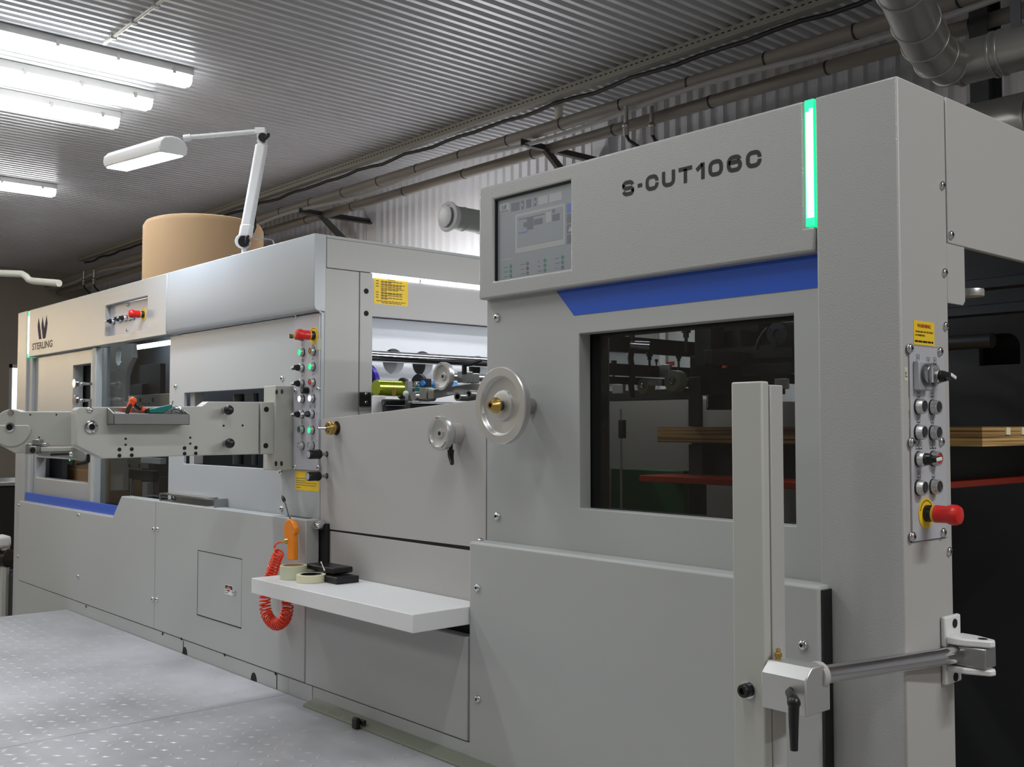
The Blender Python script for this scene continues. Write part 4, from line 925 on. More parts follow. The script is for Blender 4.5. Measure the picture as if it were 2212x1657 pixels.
def smooth_path(pts, n=8):
    P = [Vector(p) for p in pts]; o = []
    for i in range(len(P)-1):
        p0, p1_, p2_, p3 = P[max(i-1, 0)], P[i], P[i+1], P[min(i+2, len(P)-1)]
        for k in range(n):
            t_ = k/n; o.append(.5*((2*p1_)+(-p0+p2_)*t_+(2*p0-5*p1_+4*p2_-p3)*t_*t_+(-p0+3*p1_-3*p2_+p3)*t_**3))
    return o+[P[-1]]
HP = smooth_path([G(604, 1193, yh), G(597, 1207, yh), G(592, 1222, yh), G(584, 1245, yh), G(574, 1275, yh), G(572, 1305, yh), G(579, 1333, yh), G(597, 1349, yh), G(615, 1337, yh), G(621, 1310, yh), G(618, 1288, yh), G(611, 1262, yh)])
hx = helix(HP, 41, lambda s: .0185 if s > .2 else .0165+.002*s/.2, .004, 14)
st = smooth_path([G(608.5, 1171, YG-.02), G(600, 1173, yh), G(593, 1183, yh), hx[0]], 6)
b = B(); b.tube(st[:-1]+hx, .0033, 7); b.ob('coiled_hose', gun, 'hose', smooth=60)
# ================================================================ the feeder cabinet (right unit)
feed = thing('feeder_cabinet', (-.64, .95, 0), 'grey feeder cabinet with touch screen, black lettering and blue band at the right', 'machine')
def sided(b, test):
    b.bm.normal_update()
    for f in b.bm.faces:
        if test(f.normal): f.material_index = 1
    return b
XF, ZF = -1.277, 1.864
b = B(); b.box(-.182, 0, 0, .194, 0, ZT); bmesh.ops.recalc_face_normals(b.bm, faces=b.bm.faces); sided(b, lambda n: n.x > .5)
col = b.ob('corner_column', feed, ['hammer', 'side'], .004)
b = B(); sc0, sc1, sz0, sz1 = -1.212, -.905, 1.911, 2.143
b.prism([(XF, ZF), (-.186, ZF), (-.186, 1.917), (-.209, 1.917), (-.209, ZT), (XF, ZT)], 'y', 0, .055, holes=[[(sc0, sz0), (sc1, sz0), (sc1, sz1), (sc0, sz1)]])
tc = b.ob('top_cover', feed, 'hammer', .006); lab(tc, 'hammered grey top cover with lettering and screen')
b = B(); b.box(-.207, -.186, .001, .05, 1.919, ZT-.001); b.m = 1; b.box(-.2035, -.1965, -.001, .001, 1.936, 2.158); b.box(-.1955, -.1875, -.001, .001, 1.936, 2.164)
lab(b.ob('status_light', feed, ['led_green', 'led_core']), 'green lit vertical light strip beside the corner column')
b = B(); b.box(-.1858, -.1822, .012, .05, 1.87, ZT-.004); b.ob('cover_gap', feed, 'hole')
gl, Wd = stroke_glyphs('S-CUT106C', .040, .0385, .0098, .0105, {'-': .36, '1': .62, 'U': .98, 'T': .98})
k = .409/Wd; b = B()
for Lp, Rp in gl:
    for i in range(len(Lp)-1):
        q = [(Lp[i], Lp[i+1], Rp[i+1], Rp[i])][0]
        b.quad([(-.7235+x*k, -.0006, 2.0665+z) for x, z in q])
b.ob('lettering', tc, 'ink', smooth=0)
# touch screen
b = B(); b.box(sc0, sc1, .012, .02, sz0, sz1); scr = b.ob('touch_screen', feed, 'screenface', smooth=0); lab(scr, 'grey lit touch screen')
b = B(); b.box(sc0, sc0+.0045, .004, .012, sz0, sz1); b.box(sc0, sc1, .004, .012, sz1-.0045, sz1); b.ob('screen_gasket', feed, 'hole', smooth=0)
def srect(name, m, a0, a1, b0, b1, lift=.0004):
    w, h = sc1-sc0-.006, sz1-sz0-.006; x, z = sc0+.005, sz0+.001
    q = B(); q.box(x+a0*w, x+a1*w, .012-lift, .012, z+b0*h, z+b1*h); return q.ob(name, scr, m, smooth=0)
srect('screen_tile', 's1', .02, .165, .83, .955)
for a0, a1 in ((.185, .30), (.325, .36), (.395, .46), (.495, .53), (.56, .68), (.70, .86)): srect('screen_tile', 's2' if a0 < .55 else 's1', a0, a1, .83, .93)
for a0, a1 in ((.325, .36), (.495, .53)): srect('screen_mark', 's1', a0+.01, a1-.01, .865, .895, .0008)
srect('screen_frame', 's1', .245, .90, .30, .78); srect('screen_picture', 'screenface', .27, .87, .37, .75, .0008)
srect('screen_picture', 's2', .405, .49, .56, .70, .0012); srect('screen_picture', 's2', .50, .61, .60, .67, .0012); srect('screen_picture', 's2', .29, .64, .705, .715, .0012); srect('screen_picture', 's2', .36, .40, .60, .66, .0012)
srect('screen_picture', 's2', .74, .83, .60, .68, .0012); srect('screen_picture', 's1', .66, .73, .60, .72, .0012); srect('screen_picture', 's3', .29, .41, .535, .548, .0012); srect('screen_picture', 's2', .74, .77, .70, .74, .0012)
for i, (z0, m) in enumerate(((.66, 's3'), (.54, 's2'), (.42, 's2'), (.30, 's2'))): srect('screen_button', m, .92, .995, z0, z0+.105)
srect('screen_panel', 's1', .01, .225, .245, .255)
tri = B(); w, h = sc1-sc0-.006, sz1-sz0-.006; x, z = sc0+.005, sz0+.001
tri.prism([(x+.935*w, z+.44*h), (x+.985*w, z+.44*h), (x+.96*w, z+.505*h)], 'y', .0112, .0116); tri.ob('screen_symbol', scr, 's1', smooth=0)
r_ = random.Random(5)
for i, a0 in enumerate((.06, .29, .52, .745)):
    for j in range(3):
        zc = z+(.155-.058*j)*h; xc = x+(a0+.12)*w
        q = B(); q.lathe((xc, .012, zc), NY, [(.0052, 0), (.0052, .0006)], 14); q.ob('screen_lamp', scr, 'sr' if (i, j) == (1, 1) else ('s2' if (i, j) in ((3, 2), (1, 2)) else 'sg'), smooth=0)
        q = B(); q.box(xc-.028, xc-.028+r_.uniform(.007, .018), .0117, .012, zc-.001, zc+.001); q.ob('screen_text', scr, 's2', smooth=0)
q = B(); cx0, cz0 = x+.06*w, z+.875*h
q.prism([(cx0, cz0+.014), (cx0+.003, cz0+.010), (cx0+.006, cz0), (cx0+.002, cz0), (cx0-.001, cz0+.008)], 'y', .0112, .0116)
q.prism([(cx0+.009, cz0+.014), (cx0+.012, cz0+.008), (cx0+.017, cz0+.014), (cx0+.018, cz0+.009), (cx0+.0145, cz0), (cx0+.010, cz0), (cx0+.007, cz0+.008)], 'y', .0112, .0116); q.ob('emblem', scr, 's2', smooth=0)
ftext('STERLING', TF(x+.025*w, .0115, z+.842*h), .0375, .0052, 'lettering', scr, 's2')
# window panel with blue band
wx0, wx1, wz0, wz1 = -.904, -.2585, 1.2925, 1.7445
b = B(); b.prism([(XF, 1.175), (-.1865, 1.175), (-.1865, ZF+.004), (XF, ZF+.004)], 'y', yP, .072, holes=[[(wx0, wz0), (wx1, wz0), (wx1, wz1), (wx0, wz1)]]); wp = b.ob('window_panel', feed, 'grey', .002); lab(wp, 'grey window panel')
b = B(); b.prism([(-.988, ZF-.001), (-.922, 1.793), (-.187, 1.793), (-.187, ZF-.001)], 'y', yP-.0012, yP); lab(b.ob('blue_band', feed, 'blue', smooth=0), 'blue band with a slanted end under the top cover')
b = B(); b.box(wx0-.02, wx1+.02, .0725, .077, wz0-.02, wz1+.02); b.ob('window_pane', feed, 'glasswin', smooth=0)
b = B(); b.prism([(wx0-.04, wz0-.04), (wx1+.04, wz0-.04), (wx1+.04, wz1+.04), (wx0-.04, wz1+.04)], 'y', .078, .11, holes=[[(wx0+.03, wz0), (wx1, wz0), (wx1, wz1-.008), (wx0+.03, wz1-.008)]]); wf = b.ob('window_frame', feed, 'bracket', .002)
for v in (756, 943): sockets(wf, [at(1261, v, 'y', .0775)], NY, .004)
b = B(); b.box(XF, -.162, yL, .028, .40, 1.183); flc = b.ob('lower_cover', feed, 'grey', .007); lab(flc, 'large plain lower cover of the feeder')
b = B(); b.box(-.162, -.1565, -.031, -.0005, .40, 1.176); b.ob('rubber_seal', feed, 'black')
for u, v in ((1074.5, 686), (1075, 1115)): screw(feed, at(u, v, 'y', yP), NY, .012)
for u, v in ((1032, 1270), (1033, 1510), (1735, 1393.5)): screw(feed, at(u, v, 'y', yL), NY, .011)
screw(feed, (at(1038, 1168, 'y', .0).x, 0, 1.183), (0, 0, 1), .009)
b = B(); b.box(XF, -.013, .0555, 1.9, ZT-.012, ZT); b.ob('roof_panel', feed, 'side', .002)
b = B(); b.box(-.013, 0, .198, 1.88, 1.880, ZT); b.ob('header_panel', feed, 'side', .002)
b = B(); b.prism([(.1945, 1.756), (.262, 1.756), (.272, 1.766), (.272, 1.8795), (.1945, 1.8795)], 'x', -.005, -.001); b.ob('tab_plate', feed, 'side', .001)
for u, v in ((2034, 401), (2039, 589), (2041, 704.7), (2049, 1191)): screw(feed, at(u, v, 'x', 0), PX, .0095)
screw(feed, at(2053, 508, 'x', 0), PX, .0095)
p = at(2098, 633, 'x', -.05); b = B(); b.lathe(p-Vector((0, 0, .008)), Z, [(.012, 0), (.026, 0), (.027, .002), (.027, .014), (.026, .016), (.012, .016)], 32); b.cyl(p+Vector((-.02, -.02, .008)), p+Vector((-.02, -.02, .02)), .006); b.ob('round_handle', feed, 'alu')
# big handwheel in front of the window panel
hc_ = Vector((-1.088, -.085, at(1078, 876, 'y', -.085).z))
T = frame_at(hc_, NY); R = .1025; b = B(T)
b.lathe(O, Z, [(.03, -.024), (R*.95, -.024), (R, -.020), (R, -.003), (R*.975, 0), (R*.78, 0), (R*.76, -.002), (R*.745, -.009), (R*.72, -.012), (R*.40, -.014), (R*.385, -.008), (R*.30, -.006), (0, -.006)], 64)
hwl = b.ob('handwheel', feed, 'alu'); lab(hwl, 'large aluminium handwheel with a brass hub knob')
b = B(); b.cyl(hc_+Vector((0, .02, 0)), (hc_.x, yP, hc_.z), .022); b.ob('wheel_shaft', feed, 'steel')
b = B(T); b.m = 1; b.lathe((0, 0, -.006), Z, [(.014, 0), (.014, .012)], 20); b.m = 0; b.lathe((0, 0, .006), Z, [(.012, 0), (.0215, .004), (.0215, .009), (.0125, .022), (.0115, .026), (.0065, .026), (.0065, .018)], 28, cap=False); b.m = 1; b.lathe((0, 0, .018), Z, [(.0065, 0), (.0065, .001)], 14); b.ob('hub_knob', hwl, ['brass', 'dsteel'])
# control plate on the right face
fp0, fp1_ = at(1964, 748, 'x', 0), at(2039, 1160, 'x', 0)
b = B(); b.box(.0002, .004, .026, .166, 1.281, 1.660); rp = b.ob('control_panel', feed, 'plate', .0008); lab(rp, 'narrow control panel on the corner column')
b = B(); b.box(0, .0006, .024, .168, 1.6595, 1.6612); b.box(0, .0006, .024, .168, 1.2795, 1.2812); b.ob('panel_gap', feed, 'hole')
def rc_(u, v): return at(u, v, 'x', .004)
p = rc_(1988, 811); b = B(); b.box(.004, .017, p.y-.0285, p.y+.020, p.z-.030, p.z+.027); b.ob('switch_plate', rp, 'gcap', .002)
pd = Vector((.017, p.y-.002, p.z)); b = B(); b.lathe(pd, PX, [(.021, 0), (.021, .002), (.019, .002)], 28, cap=False); b.m = 1; b.lathe(pd, PX, [(.0165, 0), (.0165, .006), (.0, .006)], 24); b.m = 2; b.box(.0232, .0238, pd.y-.004, pd.y+.004, pd.z-.014, pd.z-.006); b.m = 1; b.box(.022, .030, pd.y-.0035, pd.y+.0035, pd.z-.015, pd.z+.015)
b.ob('rotary_switch', rp, ['chrome', 'gcap', 'ink2'])
b = B(); b.lathe(pd, PX, [(.0235, 0), (.0235, .016), (.0225, .018), (.0215, .016), (.0215, 0)], 28, cap=False); b.ob('dial_cover', rp, 'clear')
selector(rp, rc_(2015.5, 813.8), PX, -.3, 'black selector switch at the top of the narrow panel')
for (u, v), n in zip(((1982.5, 878.5), (2013.5, 880), (1982.5, 934), (2013.8, 935), (1983.6, 1053.4), (2015, 1051)), ('first row left', 'first row right', 'second row left', 'second row right', 'bottom row left', 'bottom row right')):
    button(rp, rc_(u, v), PX, 'dcap', 'charcoal push button, '+n)
selector(rp, rc_(1983.6, 991.5), PX, .1, 'black selector switch, lower on the narrow panel'); button(rp, rc_(2015, 990.4), PX, 'redcap', 'red push button on the narrow panel')
estop(rp, rc_(2000, 1108.8), PX, 'red emergency stop at the bottom of the narrow panel')
for u, v in ((1964.5, 752.5), (2029, 759.5), (1968.4, 955.6), (2032, 954), (1970, 1158.8), (2036, 1150)): screw(rp, at(u, v, 'x', .004), PX, .0095)
for u, v, kd in ((1982.5, 774, 'frame'), (2005, 780, 'frame'), (2019, 780.5, 'frame'), (1984, 850.5, 'frame'), (2014, 850.5, 'frame'), (1984, 906, 'frame'), (2014, 907, 'frame'), (1985, 963, 'double'), (2015, 962, 'double'), (1985, 1025, 'frame'), (2016, 1024, 'frame')):
    icon(rp, at(u, v, 'x', .0041), PX, kd, .8)
for u, v, w_, h_ in ((1957, 808, .012, .026), (1965, 873, .012, .024), (1966, 914, .010, .02)):
    p = at(u, v, 'x', 0); b = B(); b.box(0, .0004, p.y-w_/2, p.y+w_/2, p.z-h_/2, p.z+h_/2); b.ob('tape_patch', feed, 'tape_c', smooth=0)
    b = B(); b.box(.0004, .0007, p.y-.002, p.y+.004, p.z-.006, p.z-.004); b.box(.0004, .0007, p.y-.003, p.y-.001, p.z-.006, p.z+.005); b.box(.0004, .0007, p.y-.002, p.y+.003, p.z+.001, p.z+.0025); b.ob('pen_mark', feed, 'ink2', smooth=0)
q0, q1 = at(1972.8, 691.5, 'x', 0), at(2018, 747.5, 'x', 0)
zt_, zb_ = q0.z, at(1974, 743.5, 'x', 0).z; ww, hh = q1.y-q0.y, zt_-zb_
b = B(); b.box(.0, .0008, q0.y, q1.y, zb_, zt_); yl2 = b.ob('warning_label', feed, 'ylabel', smooth=0)
ftext('WARNING', TX(.0009, q0.y+.16*ww, zb_+.72*hh), .66*ww, .16*hh, 'label_word', yl2, 'pink_ink', off=.02)
ftext('TRAVELLING ON THE DEVICE', TX(.0009, q0.y+.07*ww, zb_+.51*hh), .86*ww, .075*hh, 'label_word', yl2, 'ink', off=.01)
ftext('IS FORBIDDEN', TX(.0009, q0.y+.07*ww, zb_+.36*hh), .45*ww, .075*hh, 'label_word', yl2, 'ink', off=.01)
sticker_lines(yl2, TX(.0009, q0.y, zb_), ww, [(.10*hh, .04*ww, .93*ww)], 'ink', .006)
# ---- inside the feeder, seen through the window and the open right end
ar0, ar1 = at(2116, 790, 'y', 1.5), at(2203, 718, 'y', 1.5)
arch = [(ar0.x, ar0.z), (ar1.x, ar0.z)]+[(ar1.x-.045+.045*math.cos(a*PI/12), ar1.z-.045+.045*math.sin(a*PI/12)) for a in range(7)]+[(ar0.x+.045+.045*math.cos(PI/2+a*PI/12), ar1.z-.045+.045*math.sin(PI/2+a*PI/12)) for a in range(7)]
b = B(); b.prism([(-1.2, .2), (.0, .2), (.0, 2.15), (-1.2, 2.15)], 'y', 1.5, 1.53, holes=[arch]); b.ob('far_frame', feed, 'iron', .002)
b = B(); b.box(-1.2, 0, 1.62, 1.64, .2, 2.15); b.ob('far_cover', feed, 'iron', smooth=0)
q = at(2040, 665, 'y', 1.3); b = B(); b.box(-1.2, -.01, 1.3, 1.36, q.z-.03, q.z+.0); b.ob('cross_rail', feed, 'dsteel', .002)
q = at(2100, 640, 'y', 1.2); b = B(); b.box(-1.2, -.01, 1.2, 1.26, q.z+.02, q.z+.05); b.ob('cross_rail', feed, 'dsteel', .002)
q = at(2100, 738, 'y', 1.2); b = B(); b.cyl((-1.2, 1.2, q.z), (at(2145, 738, 'y', 1.2).x, 1.2, q.z), .022); b.ob('cross_tube', feed, 'dsteel')
def fin(name, m, u0, u1, v0, v1, y, d=.04, bev=.002, par=feed):
    a_, c_ = at(u0, v0, 'y', y), at(u1, v1, 'y', y); b = B(); b.box(a_.x, c_.x, y, y+d, c_.z, a_.z); return b.ob(name, par, m, bev)
b = B(); b.box(-1.03, -.262, .40, 1.28, 1.345, 1.363); lab(b.ob('lift_table', feed, 'orangepaint', .002), 'orange red lift table inside the feeder')
b = B(); b.box(-.95, -.30, .55, 1.28, 1.363, 1.456); b.ob('pile_support', feed, 'iron', smooth=0)
bd = thing('plywood_board', (-.5, .9, 1.457), 'plywood board edge seen through the feeder window above the orange table', 'board')
bx0 = at(1420, 940, 'y', .5).x
b = B(); b.box(bx0, -.075, .5, 1.28, 1.4575, 1.481); b.ob('lower_board', bd, 'ply', smooth=0)
b = B(); b.box(bx0, -.075, .5, 1.28, 1.482, 1.503); b.ob('upper_board', bd, 'ply', smooth=0)
for k in range(7):
    b = B(); y = .62+k*.085; b.box(-.075, -.072, y, y+.022, 1.484, 1.501); b.ob('board_finger', bd, 'tape_m', smooth=0)
b = B(); b.box(-.86, -.29, .135, .15, 1.80, 1.815); lab(b.ob('light_strip', feed, 'led_soft'), 'added light strip hidden above the window')  # added strip, out of view, lights the fronts of the parts inside
# bars, rollers and knobs of the feed head
for (u, v, r, y0, y1, x_) in ((1400, 748, .022, .14, 1.35, -.98), (1400, 802, .016, .16, 1.35, -.96), (1600, 776, .018, .2, 1.3, -.62), (1340, 822, .010, .14, .9, -.99)):
    q = at(u, v, 'x', x_); b = B(); b.box(x_-.012, x_+.012, y0, y1, q.z-r, q.z+r); b.ob('cross_bar', feed, 'iron', .002)
fin('head_block', 'iron', 1500, 1535, 700, 790, .34, .06); fin('head_block', 'black', 1503, 1600, 720, 770, .40, .10); fin('head_block', 'black', 1490, 1640, 770, 850, .42, .12); fin('head_block', 'iron', 1540, 1640, 690, 770, .5, .08); fin('head_tube', 'black', 1525, 1565, 850, 885, .45, .05)
fin('head_rail', 'iron', 1500, 1712, 756, 772, .36, .03); fin('head_rail', 'dsteel', 1600, 1712, 788, 806, .34, .03); fin('side_plate', 'dsteel', 1486, 1513, 815, 921, .40, .01); fin('head_rail', 'iron', 1315, 1500, 845, 862, .5, .03)
for u, v, r, L in ((1678, 722, .030, .05), (1452, 823, .030, .03), (1388, 834, .022, .03)):
    y = .22 if u > 1600 else .34; p = at(u, v, 'y', y); b = B()
    b.lathe(p, NY, [(0, -L), (r, -L), (r, -.004), (r*.95, 0), (r*.4, 0), (r*.38, -.004), (0, -.004)], 28)
    if u < 1600:
        b.m = 1; b.lathe(p, NY, [(r*.3, -.004), (r*.3, .004), (r*.15, .006)], 14)
        lab(b.ob('feed_roller', feed, ['rubber', 'chrome']), 'cream rubber roller')
    else:
        b.m = 1
        for a in (0.5, 2.6, 4.7): q = p+Vector((r*.75*math.cos(a), -.0002, r*.75*math.sin(a))); b.lathe(q, NY, [(.003, 0), (.003, .001)], 10)
        b.ob('motor_drum', feed, ['dsteel', 'black'])
for u, v, s_ in ((1403, 770, 1.0), (1326, 787, .9), (1482, 719, 1.3), (1466, 774, .8), (1418, 781, .5)):
    p = at(u, v, 'y', .3); b = B(); b.cyl(p, p+Vector((0, 0, .012*s_)), .0095*s_, n=8); b.cyl(p-Vector((0, 0, .010*s_)), p, .006*s_); b.cyl(p-Vector((0, 0, .04*s_)), p, .0035*s_); b.ob('clamp_knob', feed, 'black')
p = at(1416, 832, 'y', .31); fin('roller_fork', 'alu', 1400, 1425, 818, 832, .32, .012); fin('roller_fork', 'alu', 1424, 1446, 788, 815, .37, .012); fin('roller_fork', 'alu', 1322, 1346, 830, 850, .33, .012); fin('roller_fork', 'alu', 1672, 1700, 818, 840, .33, .012)
fin('danger_label', 'redcap', 1438, 1456, 782, 790, .6, .002, 0)
b = B(); b.tube([at(*q, 'y', .26) for q in ((1366, 690), (1364, 720), (1366, 745), (1362, 775), (1367, 805), (1363, 830), (1366, 860))], .0085, 10); b.ob('air_hose', feed, 'black')
b = B(); a_ = at(1362, 745, 'y', .25); b.cyl(a_, at(1404, 747, 'y', .28), .0115, n=18); lab(b.ob('hose_sleeve', feed, 'chrome'), 'shiny foil sleeve')
b = B(); a_ = at(1566, 795, 'y', .33); b.cyl(a_, a_+Vector((.002, 0, .034)), .008, .002); lab(b.ob('marker_cone', feed, 'orange2'), 'orange cone')
b = B(); b.tube([at(*q, 'y', .3) for q in ((1634, 755), (1640, 735), (1650, 718), (1660, 708))], .005, 8); b.ob('head_cable', feed, 'cable')
a_, c_ = at(1341, 884, 'y', .30), at(1341, 1108, 'y', .30); b = B(); b.cyl((a_.x, .30, c_.z-.05), (a_.x, .30, a_.z), .003); b.ob('guide_rod', feed, 'chrome')
fin('rod_clamp', 'dsteel', 1335, 1346, 907, 947, .295, .014); 
a_ = at(1540, 870, 'y', .4); b = B(); b.cyl((at(1527, 870, 'y', .4).x, .4, at(1527, 880, 'y', .4).z), (at(1528, 870, 'y', .4).x, .4, at(1527, 853, 'y', .4).z), .0025); b.ob('needle_rod', feed, 'chrome')
fin('green_base', 'greenpaint', 1316, 1478, 1012, 1150, .55, .05); fin('machine_bed', 'iron', 1262, 1500, 862, 1010, .95, .05); fin('pile_post', 'dsteel', 1487, 1518, 960, 1140, .52, .02)
fin('chain_post', 'pipe', 1283, 1315, 718, 1140, .13, .006)
b = B(); b.box(-1.262, -1.246, .25, 1.45, 2.12, 2.14); lab(b.ob('light_strip', feed, 'led_strip'), 'added light strip under the feeder roof')  # added strip, brightens the pale background seen through the feeder window
b = B(); b.box(-2.15, -1.30, 1.86, 1.875, 1.30, 2.04); b.ob('rear_guard', foil, 'white', smooth=0)
b = B(); b.box(-2.15, -1.305, .95, 1.85, 1.301, 1.60); b.ob('rear_deck', foil, 'iron', smooth=0)
# ================================================================ post with clamp rod in front of the cabinet
yp0 = -.315; xp0, xp1 = at(1580.5, 1000, 'y', yp0).x, at(1650, 1000, 'y', yp0).x; yp1 = at(1693, 1000, 'x', xp1).y; ztp = at(1600, 825, 'y', yp0).z
post = thing('clamp_post', ((xp0+xp1)/2, (yp0+yp1)/2, ZP), 'square grey steel post with a clamp block and rod, in front of the cabinet window', 'post')
b = B(); b.box(xp0, xp1-.003, yp0, yp0+.022, ZP+.0005, ztp); b.ob('post_plate', post, 'arm', .003)
b = B(); b.box(xp0+.004, xp1, yp0+.022, yp1, ZP+.0005, ztp-.006); b.ob('post_channel', post, 'side', .002)
zk = at(1613, 1489, 'y', yp0).z; p = at(1613, 1489, 'y', yp0)
b = B(); b.lathe(p+Vector((.004, 0, 0)), NY, [(.0155, 0), (.0155, .003), (.012, .003)], 20); b.m = 1; b.lathe(p+Vector((.004, -.003, 0)), NY, [(.0105, 0), (.0125, .004), (.0120, .014), (.0105, .016), (.006, .016), (.006, .011), (0, .011)], 20); b.ob('post_bolt', post, ['chrome', 'black'])
yb0 = -.33; f0, f1 = at(1668, 1456, 'y', yb0), at(1741, 1530, 'y', yb0); zb1 = f0.z; zb0 = at(1668, 1533, 'y', yb0).z; xb0, xb1 = xp1, f1.x
b = B(); b.prism([(yb0, zb0), (-.255, zb0), (-.255, zb1+.004), (-.275, zb1+.018), (yb0+.02, zb1+.018), (yb0, zb1)], 'x', xb0+.0005, xb1); cbk = b.ob('clamp_block', post, 'alu', .002)
g0 = Vector((xb0+.012, -.295, zb1+.018)); b = B(); b.lathe(g0, Z, [(.005, 0), (.005, .005), (.007, .005), (.007, .011), (.004, .013), (.004, .016), (.0045, .018), (0, .021)], 10); b.ob('grease_nipple', post, 'brass')
rA = Vector((xb1-.02, -.292, at(1745, 1462, 'y', -.292).z)); rB = Vector((.028, .150, at(2035, 1408, 'y', .15).z))
b = B(); b.cyl(rA, rB, .0165, n=28); b.ob('clamp_rod', post, 'chrome')
b = B(); dirv = (rB-rA).normalized(); b.cyl(rA+dirv*.018, rA+dirv*.032, .024, n=24); b.ob('rod_collar', post, 'side', .001)
lv = at(1708, 1490, 'y', yb0); b = B(); b.cyl(lv, lv+Vector((.004, -.012, -.002)), .005); b.tube([lv+Vector((.003, -.010, -.002)), lv+Vector((.020, -.026, -.004)), lv+Vector((.028, -.034, -.008))], [.0065, .009, .0105], 12); b.sph(lv+Vector((.030, -.036, -.010)), .0115, 14); b.tube([lv+Vector((.030, -.036, -.012)), lv+Vector((.030, -.037, -.04)), lv+Vector((.031, -.038, -.088))], [.0095, .0085, .0065], 12)
lab(b.ob('clamp_lever', post, 'black'), 'black clamp lever hanging down')
# hinge bracket carrying the rod on the cabinet corner
zr = rB.z
b = B(); b.box(.0005, .012, .135, .20, zr+.012, zr+.072); b.ob('bracket_plate', post, 'white', .004); b = B(); b.box(.0005, .012, .135, .20, zr-.062, zr-.01); b.ob('bracket_plate', post, 'white', .004)
b = B(); lug = [(.012, .135), (.012, .20), (.045, .198), (.088, .180), (.094, .168), (.090, .156), (.05, .138)]
b.prism(lug, 'z', zr+.020, zr+.034); b.ob('bracket_lug', post, 'white', .003); b = B(); b.prism(lug, 'z', zr-.034, zr-.022); b.ob('bracket_lug', post, 'white', .003)
sockets(post, [(.0122, .172, zr+.056), (.0122, .172, zr-.050)], PX, .009); 
b = B(); b.lathe((.07, .168, zr+.034), Z, [(.009, 0), (.009, .0006)], 16); b.ob('bolt_hole', post, 'dsteel')
b = B(); b.box(.0125, .085, .145, .192, zr-.021, zr+.019); b.ob('hinge_block', post, 'steel', .003)
# floor rail and its clip
zr0 = at(707, 1518, 'y', -.034).z
rail = thing('floor_rail', (-1.5, -.052, ZP), 'low greenish steel rail on the platform along the foot of the foil unit', 'rail')
b = B(); b.prism([(-.0345, ZP), (-.078, ZP), (-.078, ZP+.006), (-.0345, max(zr0, ZP+.012))], 'x', -2.105, -.9); b.ob('rail_bar', rail, 'railsteel', .001)
for u, v in ((706.5, 1538), (739, 1553), (824.5, 1593.5), (872, 1616.5), (922, 1640)):
    q = at(u, v, 'y', -.068); b = B(); b.lathe((q.x, -.066, ZP+.0085), (0, -.3, 1), [(.004, 0), (.003, .0015)], 10); b.ob('rail_screw', rail, 'chrome')
q = at(770, 1577, 'y', -.085); b = B(); b.box(q.x-.013, q.x+.013, -.095, -.079, ZP+.0005, ZP+.034); b.box(q.x, q.x+.028, -.079, -.066, ZP+.012, ZP+.028); tag(b.ob('rail_clip', None, 'black', .003), 'small black clip clamped on the floor rail', 'clip')
# ================================================================ desk lamp on the press roof
D0 = (at(528, 541, 'y', .075)-CAM).dot(FW)
def DL(u, v, k=0.0): return dp(u, v, D0+k)
dl0 = at(528, 541, 'y', .075); lamp = thing('desk_lamp', (dl0.x, dl0.y, ZT), 'white jointed work lamp with a lit head standing on the press roof', 'lamp')
b = B(); b.cyl((dl0.x, dl0.y, ZT+.0003), (dl0.x, dl0.y, ZT+.006), .03); b.cyl((dl0.x, dl0.y, ZT+.006), DL(527, 522), .011); b.ob('base', lamp, 'white', .001)
ax_ = -FW
b = B(); b.cyl(DL(524, 522)-ax_*.022, DL(524, 522)+ax_*.014, .0285, n=24); b.ob('lower_joint', lamp, 'white', .002)
b = B(); b.cyl(DL(531, 524)+ax_*.014, DL(531, 524)+ax_*.034, .023, n=24); b.box(0, 0, 0, 0, 0, 0) if False else None
b.tube([DL(531, 526, -.05), DL(533, 513, -.05), DL(537, 508, -.05)], [.005, .008, .006], 8); b.ob('joint_knob', lamp, 'black')
a_, c_ = DL(530, 512), DL(566, 312); dv = (c_-a_).normalized(); T_ = Matrix.Translation(a_) @ Matrix((RT, -FW, dv)).transposed().to_4x4()
Ln = (c_-a_).length; b = B(T_); b.prism([(-.018, -.018), (.018, -.018), (.024, -.006), (.024, .008), (.016, .02), (-.016, .02), (-.024, .008), (-.024, -.006)], 'z', 0.02, Ln); b.ob('lower_arm', lamp, 'white', .004)
b = B(T_); b.prism([(-.022, -.022), (.022, -.022), (.026, .010), (.018, .023), (-.018, .023), (-.026, .010)], 'z', 0.0, .05); b.ob('arm_foot', lamp, 'white', .004)
b = B(); b.tube([DL(550, 470, .03), DL(551, 490, .035), DL(546, 503, .03)], .006, 8); b.ob('arm_spring', lamp, 'black')
b = B(); b.cyl(DL(566, 305)-ax_*.018, DL(566, 305)+ax_*.012, .018, n=20); b.tube([DL(563, 298), DL(562, 285)], .015, 10); b.ob('upper_joint', lamp, 'white', .002)
b = B(); b.cyl(DL(571, 300)+ax_*.012, DL(571, 300)+ax_*.03, .018, n=20); b.tube([DL(573, 300, -.04), DL(579, 294, -.045), DL(580, 288, -.045)], [.008, .008, .006], 8); b.ob('joint_knob', lamp, 'black')
bxm = DL(564, 283); T3 = Matrix.Translation(bxm) @ Matrix((RT, -FW, UP)).transposed().to_4x4(); b = B(T3); b.box(-.022, .020, -.016, .016, -.014, .012); b.ob('elbow_block', lamp, 'white', .003)
hd = DL(402, 297, -.10)
b = B(); b.tube([DL(553, 284), DL(430, 295, -.08), hd], .0095, 14); b.tube([DL(412, 297, -.095), DL(396, 298.5, -.1)], .0135, 12); b.ob('upper_arm', lamp, 'white')
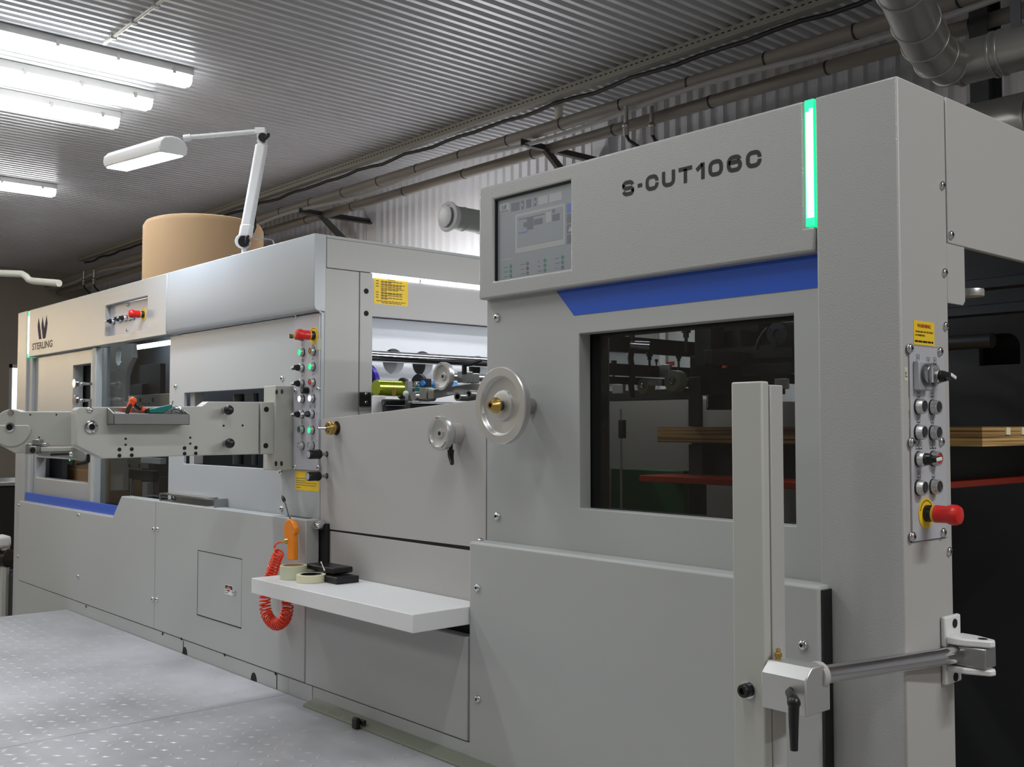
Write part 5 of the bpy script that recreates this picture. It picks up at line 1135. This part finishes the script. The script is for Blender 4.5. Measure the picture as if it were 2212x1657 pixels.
# head: domed trough receding to the left, lit underneath
nA, nB = DL(376, 316, -.14), DL(252, 351, .34)
hv = (nB-nA); Lh = hv.length; hv.normalize(); sd = hv.cross(Z).normalized()
if sd.dot(RT) < 0: sd = -sd
un = sd.cross(hv).normalized()
if un.z < 0: un = -un
sx_ = sd
T4 = Matrix.Translation(nA) @ Matrix((sx_, hv, un)).transposed().to_4x4()
pr_ = [(-.052, -.030), (.046, -.030), (.056, -.020), (.058, .002), (.045, .024), (.02, .037), (-.01, .040), (-.04, .033), (-.058, .012), (-.06, -.010)]
b = B(T4); b.prism(pr_, 'y', 0, Lh); b.ob('lamp_head', lamp, 'white', .006)
b = B(T4); b.box(-.046, .040, .012, Lh-.015, -.0335, -.0305); b.ob('lamp_diffuser', lamp, 'deskled')
b = B(); b.tube(smooth_path([DL(546, 503, .03), DL(552, 516, .05), DL(575, 516, .05), DL(590, 521, .06), (at(595, 524, 'y', .1).x, .1, ZT+.003)], 6), .0028, 6); b.ob('power_cord', lamp, 'cablegrey')
cz = ZT+.004
b = B(); b.tube(smooth_path([Vector((dl0.x-.02, .09, cz)), Vector((dl0.x-.10, .10, cz+.02)), Vector((dl0.x-.17, .09, cz+.03)), Vector((dl0.x-.12, .13, cz+.005)), Vector((dl0.x-.24, .08, cz+.003)), Vector((dl0.x-.33, .07, cz+.003))], 6), .0045, 6); b.ob('cord_coil', lamp, 'cable')
# ================================================================ light
def area(name, loc, sx, sy, power, col=(1, 1, 1), rot=(0, 0, 0)):
    l = bpy.data.lights.new(name, 'AREA'); l.shape = 'RECTANGLE'; l.size = sx; l.size_y = sy; l.energy = power; l.color = col
    o = bpy.data.objects.new(name, l); COL.objects.link(o); o.location = loc; o.rotation_euler = rot; return o
# assumed further rows of ceiling battens, unseen, light the machine from front and right
LAMPS = [(x, y, 26) for x in (-11, -7.6, -4.4) for y in (-5.8, -2.6)]+[(-1.4, -5.8, 26), (1.6, -5.8, 26), (-2.8, -1.3, 28), (-.2, -1.3, 22), (2.4, .5, 62), (4.0, -.6, 40)]
for x, y, pw in LAMPS:
    area('assumed batten light', (x, y, H-.12), .14, 1.5, pw, (.965, .985, 1))
# assumed light behind the press, out of view, brightens the back wall
rl = area('assumed rear light', (-6.4, 3.2, 2.0), .4, .3, 80, (1, .99, .98), (math.radians(88), 0, 0)); rl.data.spread = math.radians(150)
area('added feeder fill', (-1.15, .9, 2.11), .08, 1.0, 6, (.95, .97, 1), (0, math.radians(50), 0))  # added fill inside the feeder top, brightens what the window shows
# assumed warm source, unseen, at the left wall; makes the press cover's warm reflection
area('assumed warm lamp', (X0+.2, -3.7, 2.85), 1.1, 1.4, 80, (1, .78, .50), (0, math.radians(-90), 0))
w = bpy.data.worlds.new('hall'); S.world = w; w.use_nodes = True
w.node_tree.nodes['Background'].inputs[0].default_value = (.9, .95, 1, 1); w.node_tree.nodes['Background'].inputs[1].default_value = .12
# ================================================================ camera
cd = bpy.data.cameras.new('camera'); cam = bpy.data.objects.new('camera', cd); COL.objects.link(cam)
cd.sensor_fit = 'HORIZONTAL'; cd.sensor_width = 36; cd.lens = F/2212*36; cd.clip_start = .02; cd.clip_end = 60
cam.matrix_world = Matrix.Translation(CAM) @ Matrix((RT, UP, -FW)).transposed().to_4x4()
S.camera = cam
S.view_settings.view_transform = 'Standard'; S.view_settings.look = 'None'; S.view_settings.gamma = 1; S.view_settings.use_curve_mapping = False
S.view_settings.exposure = 0.3
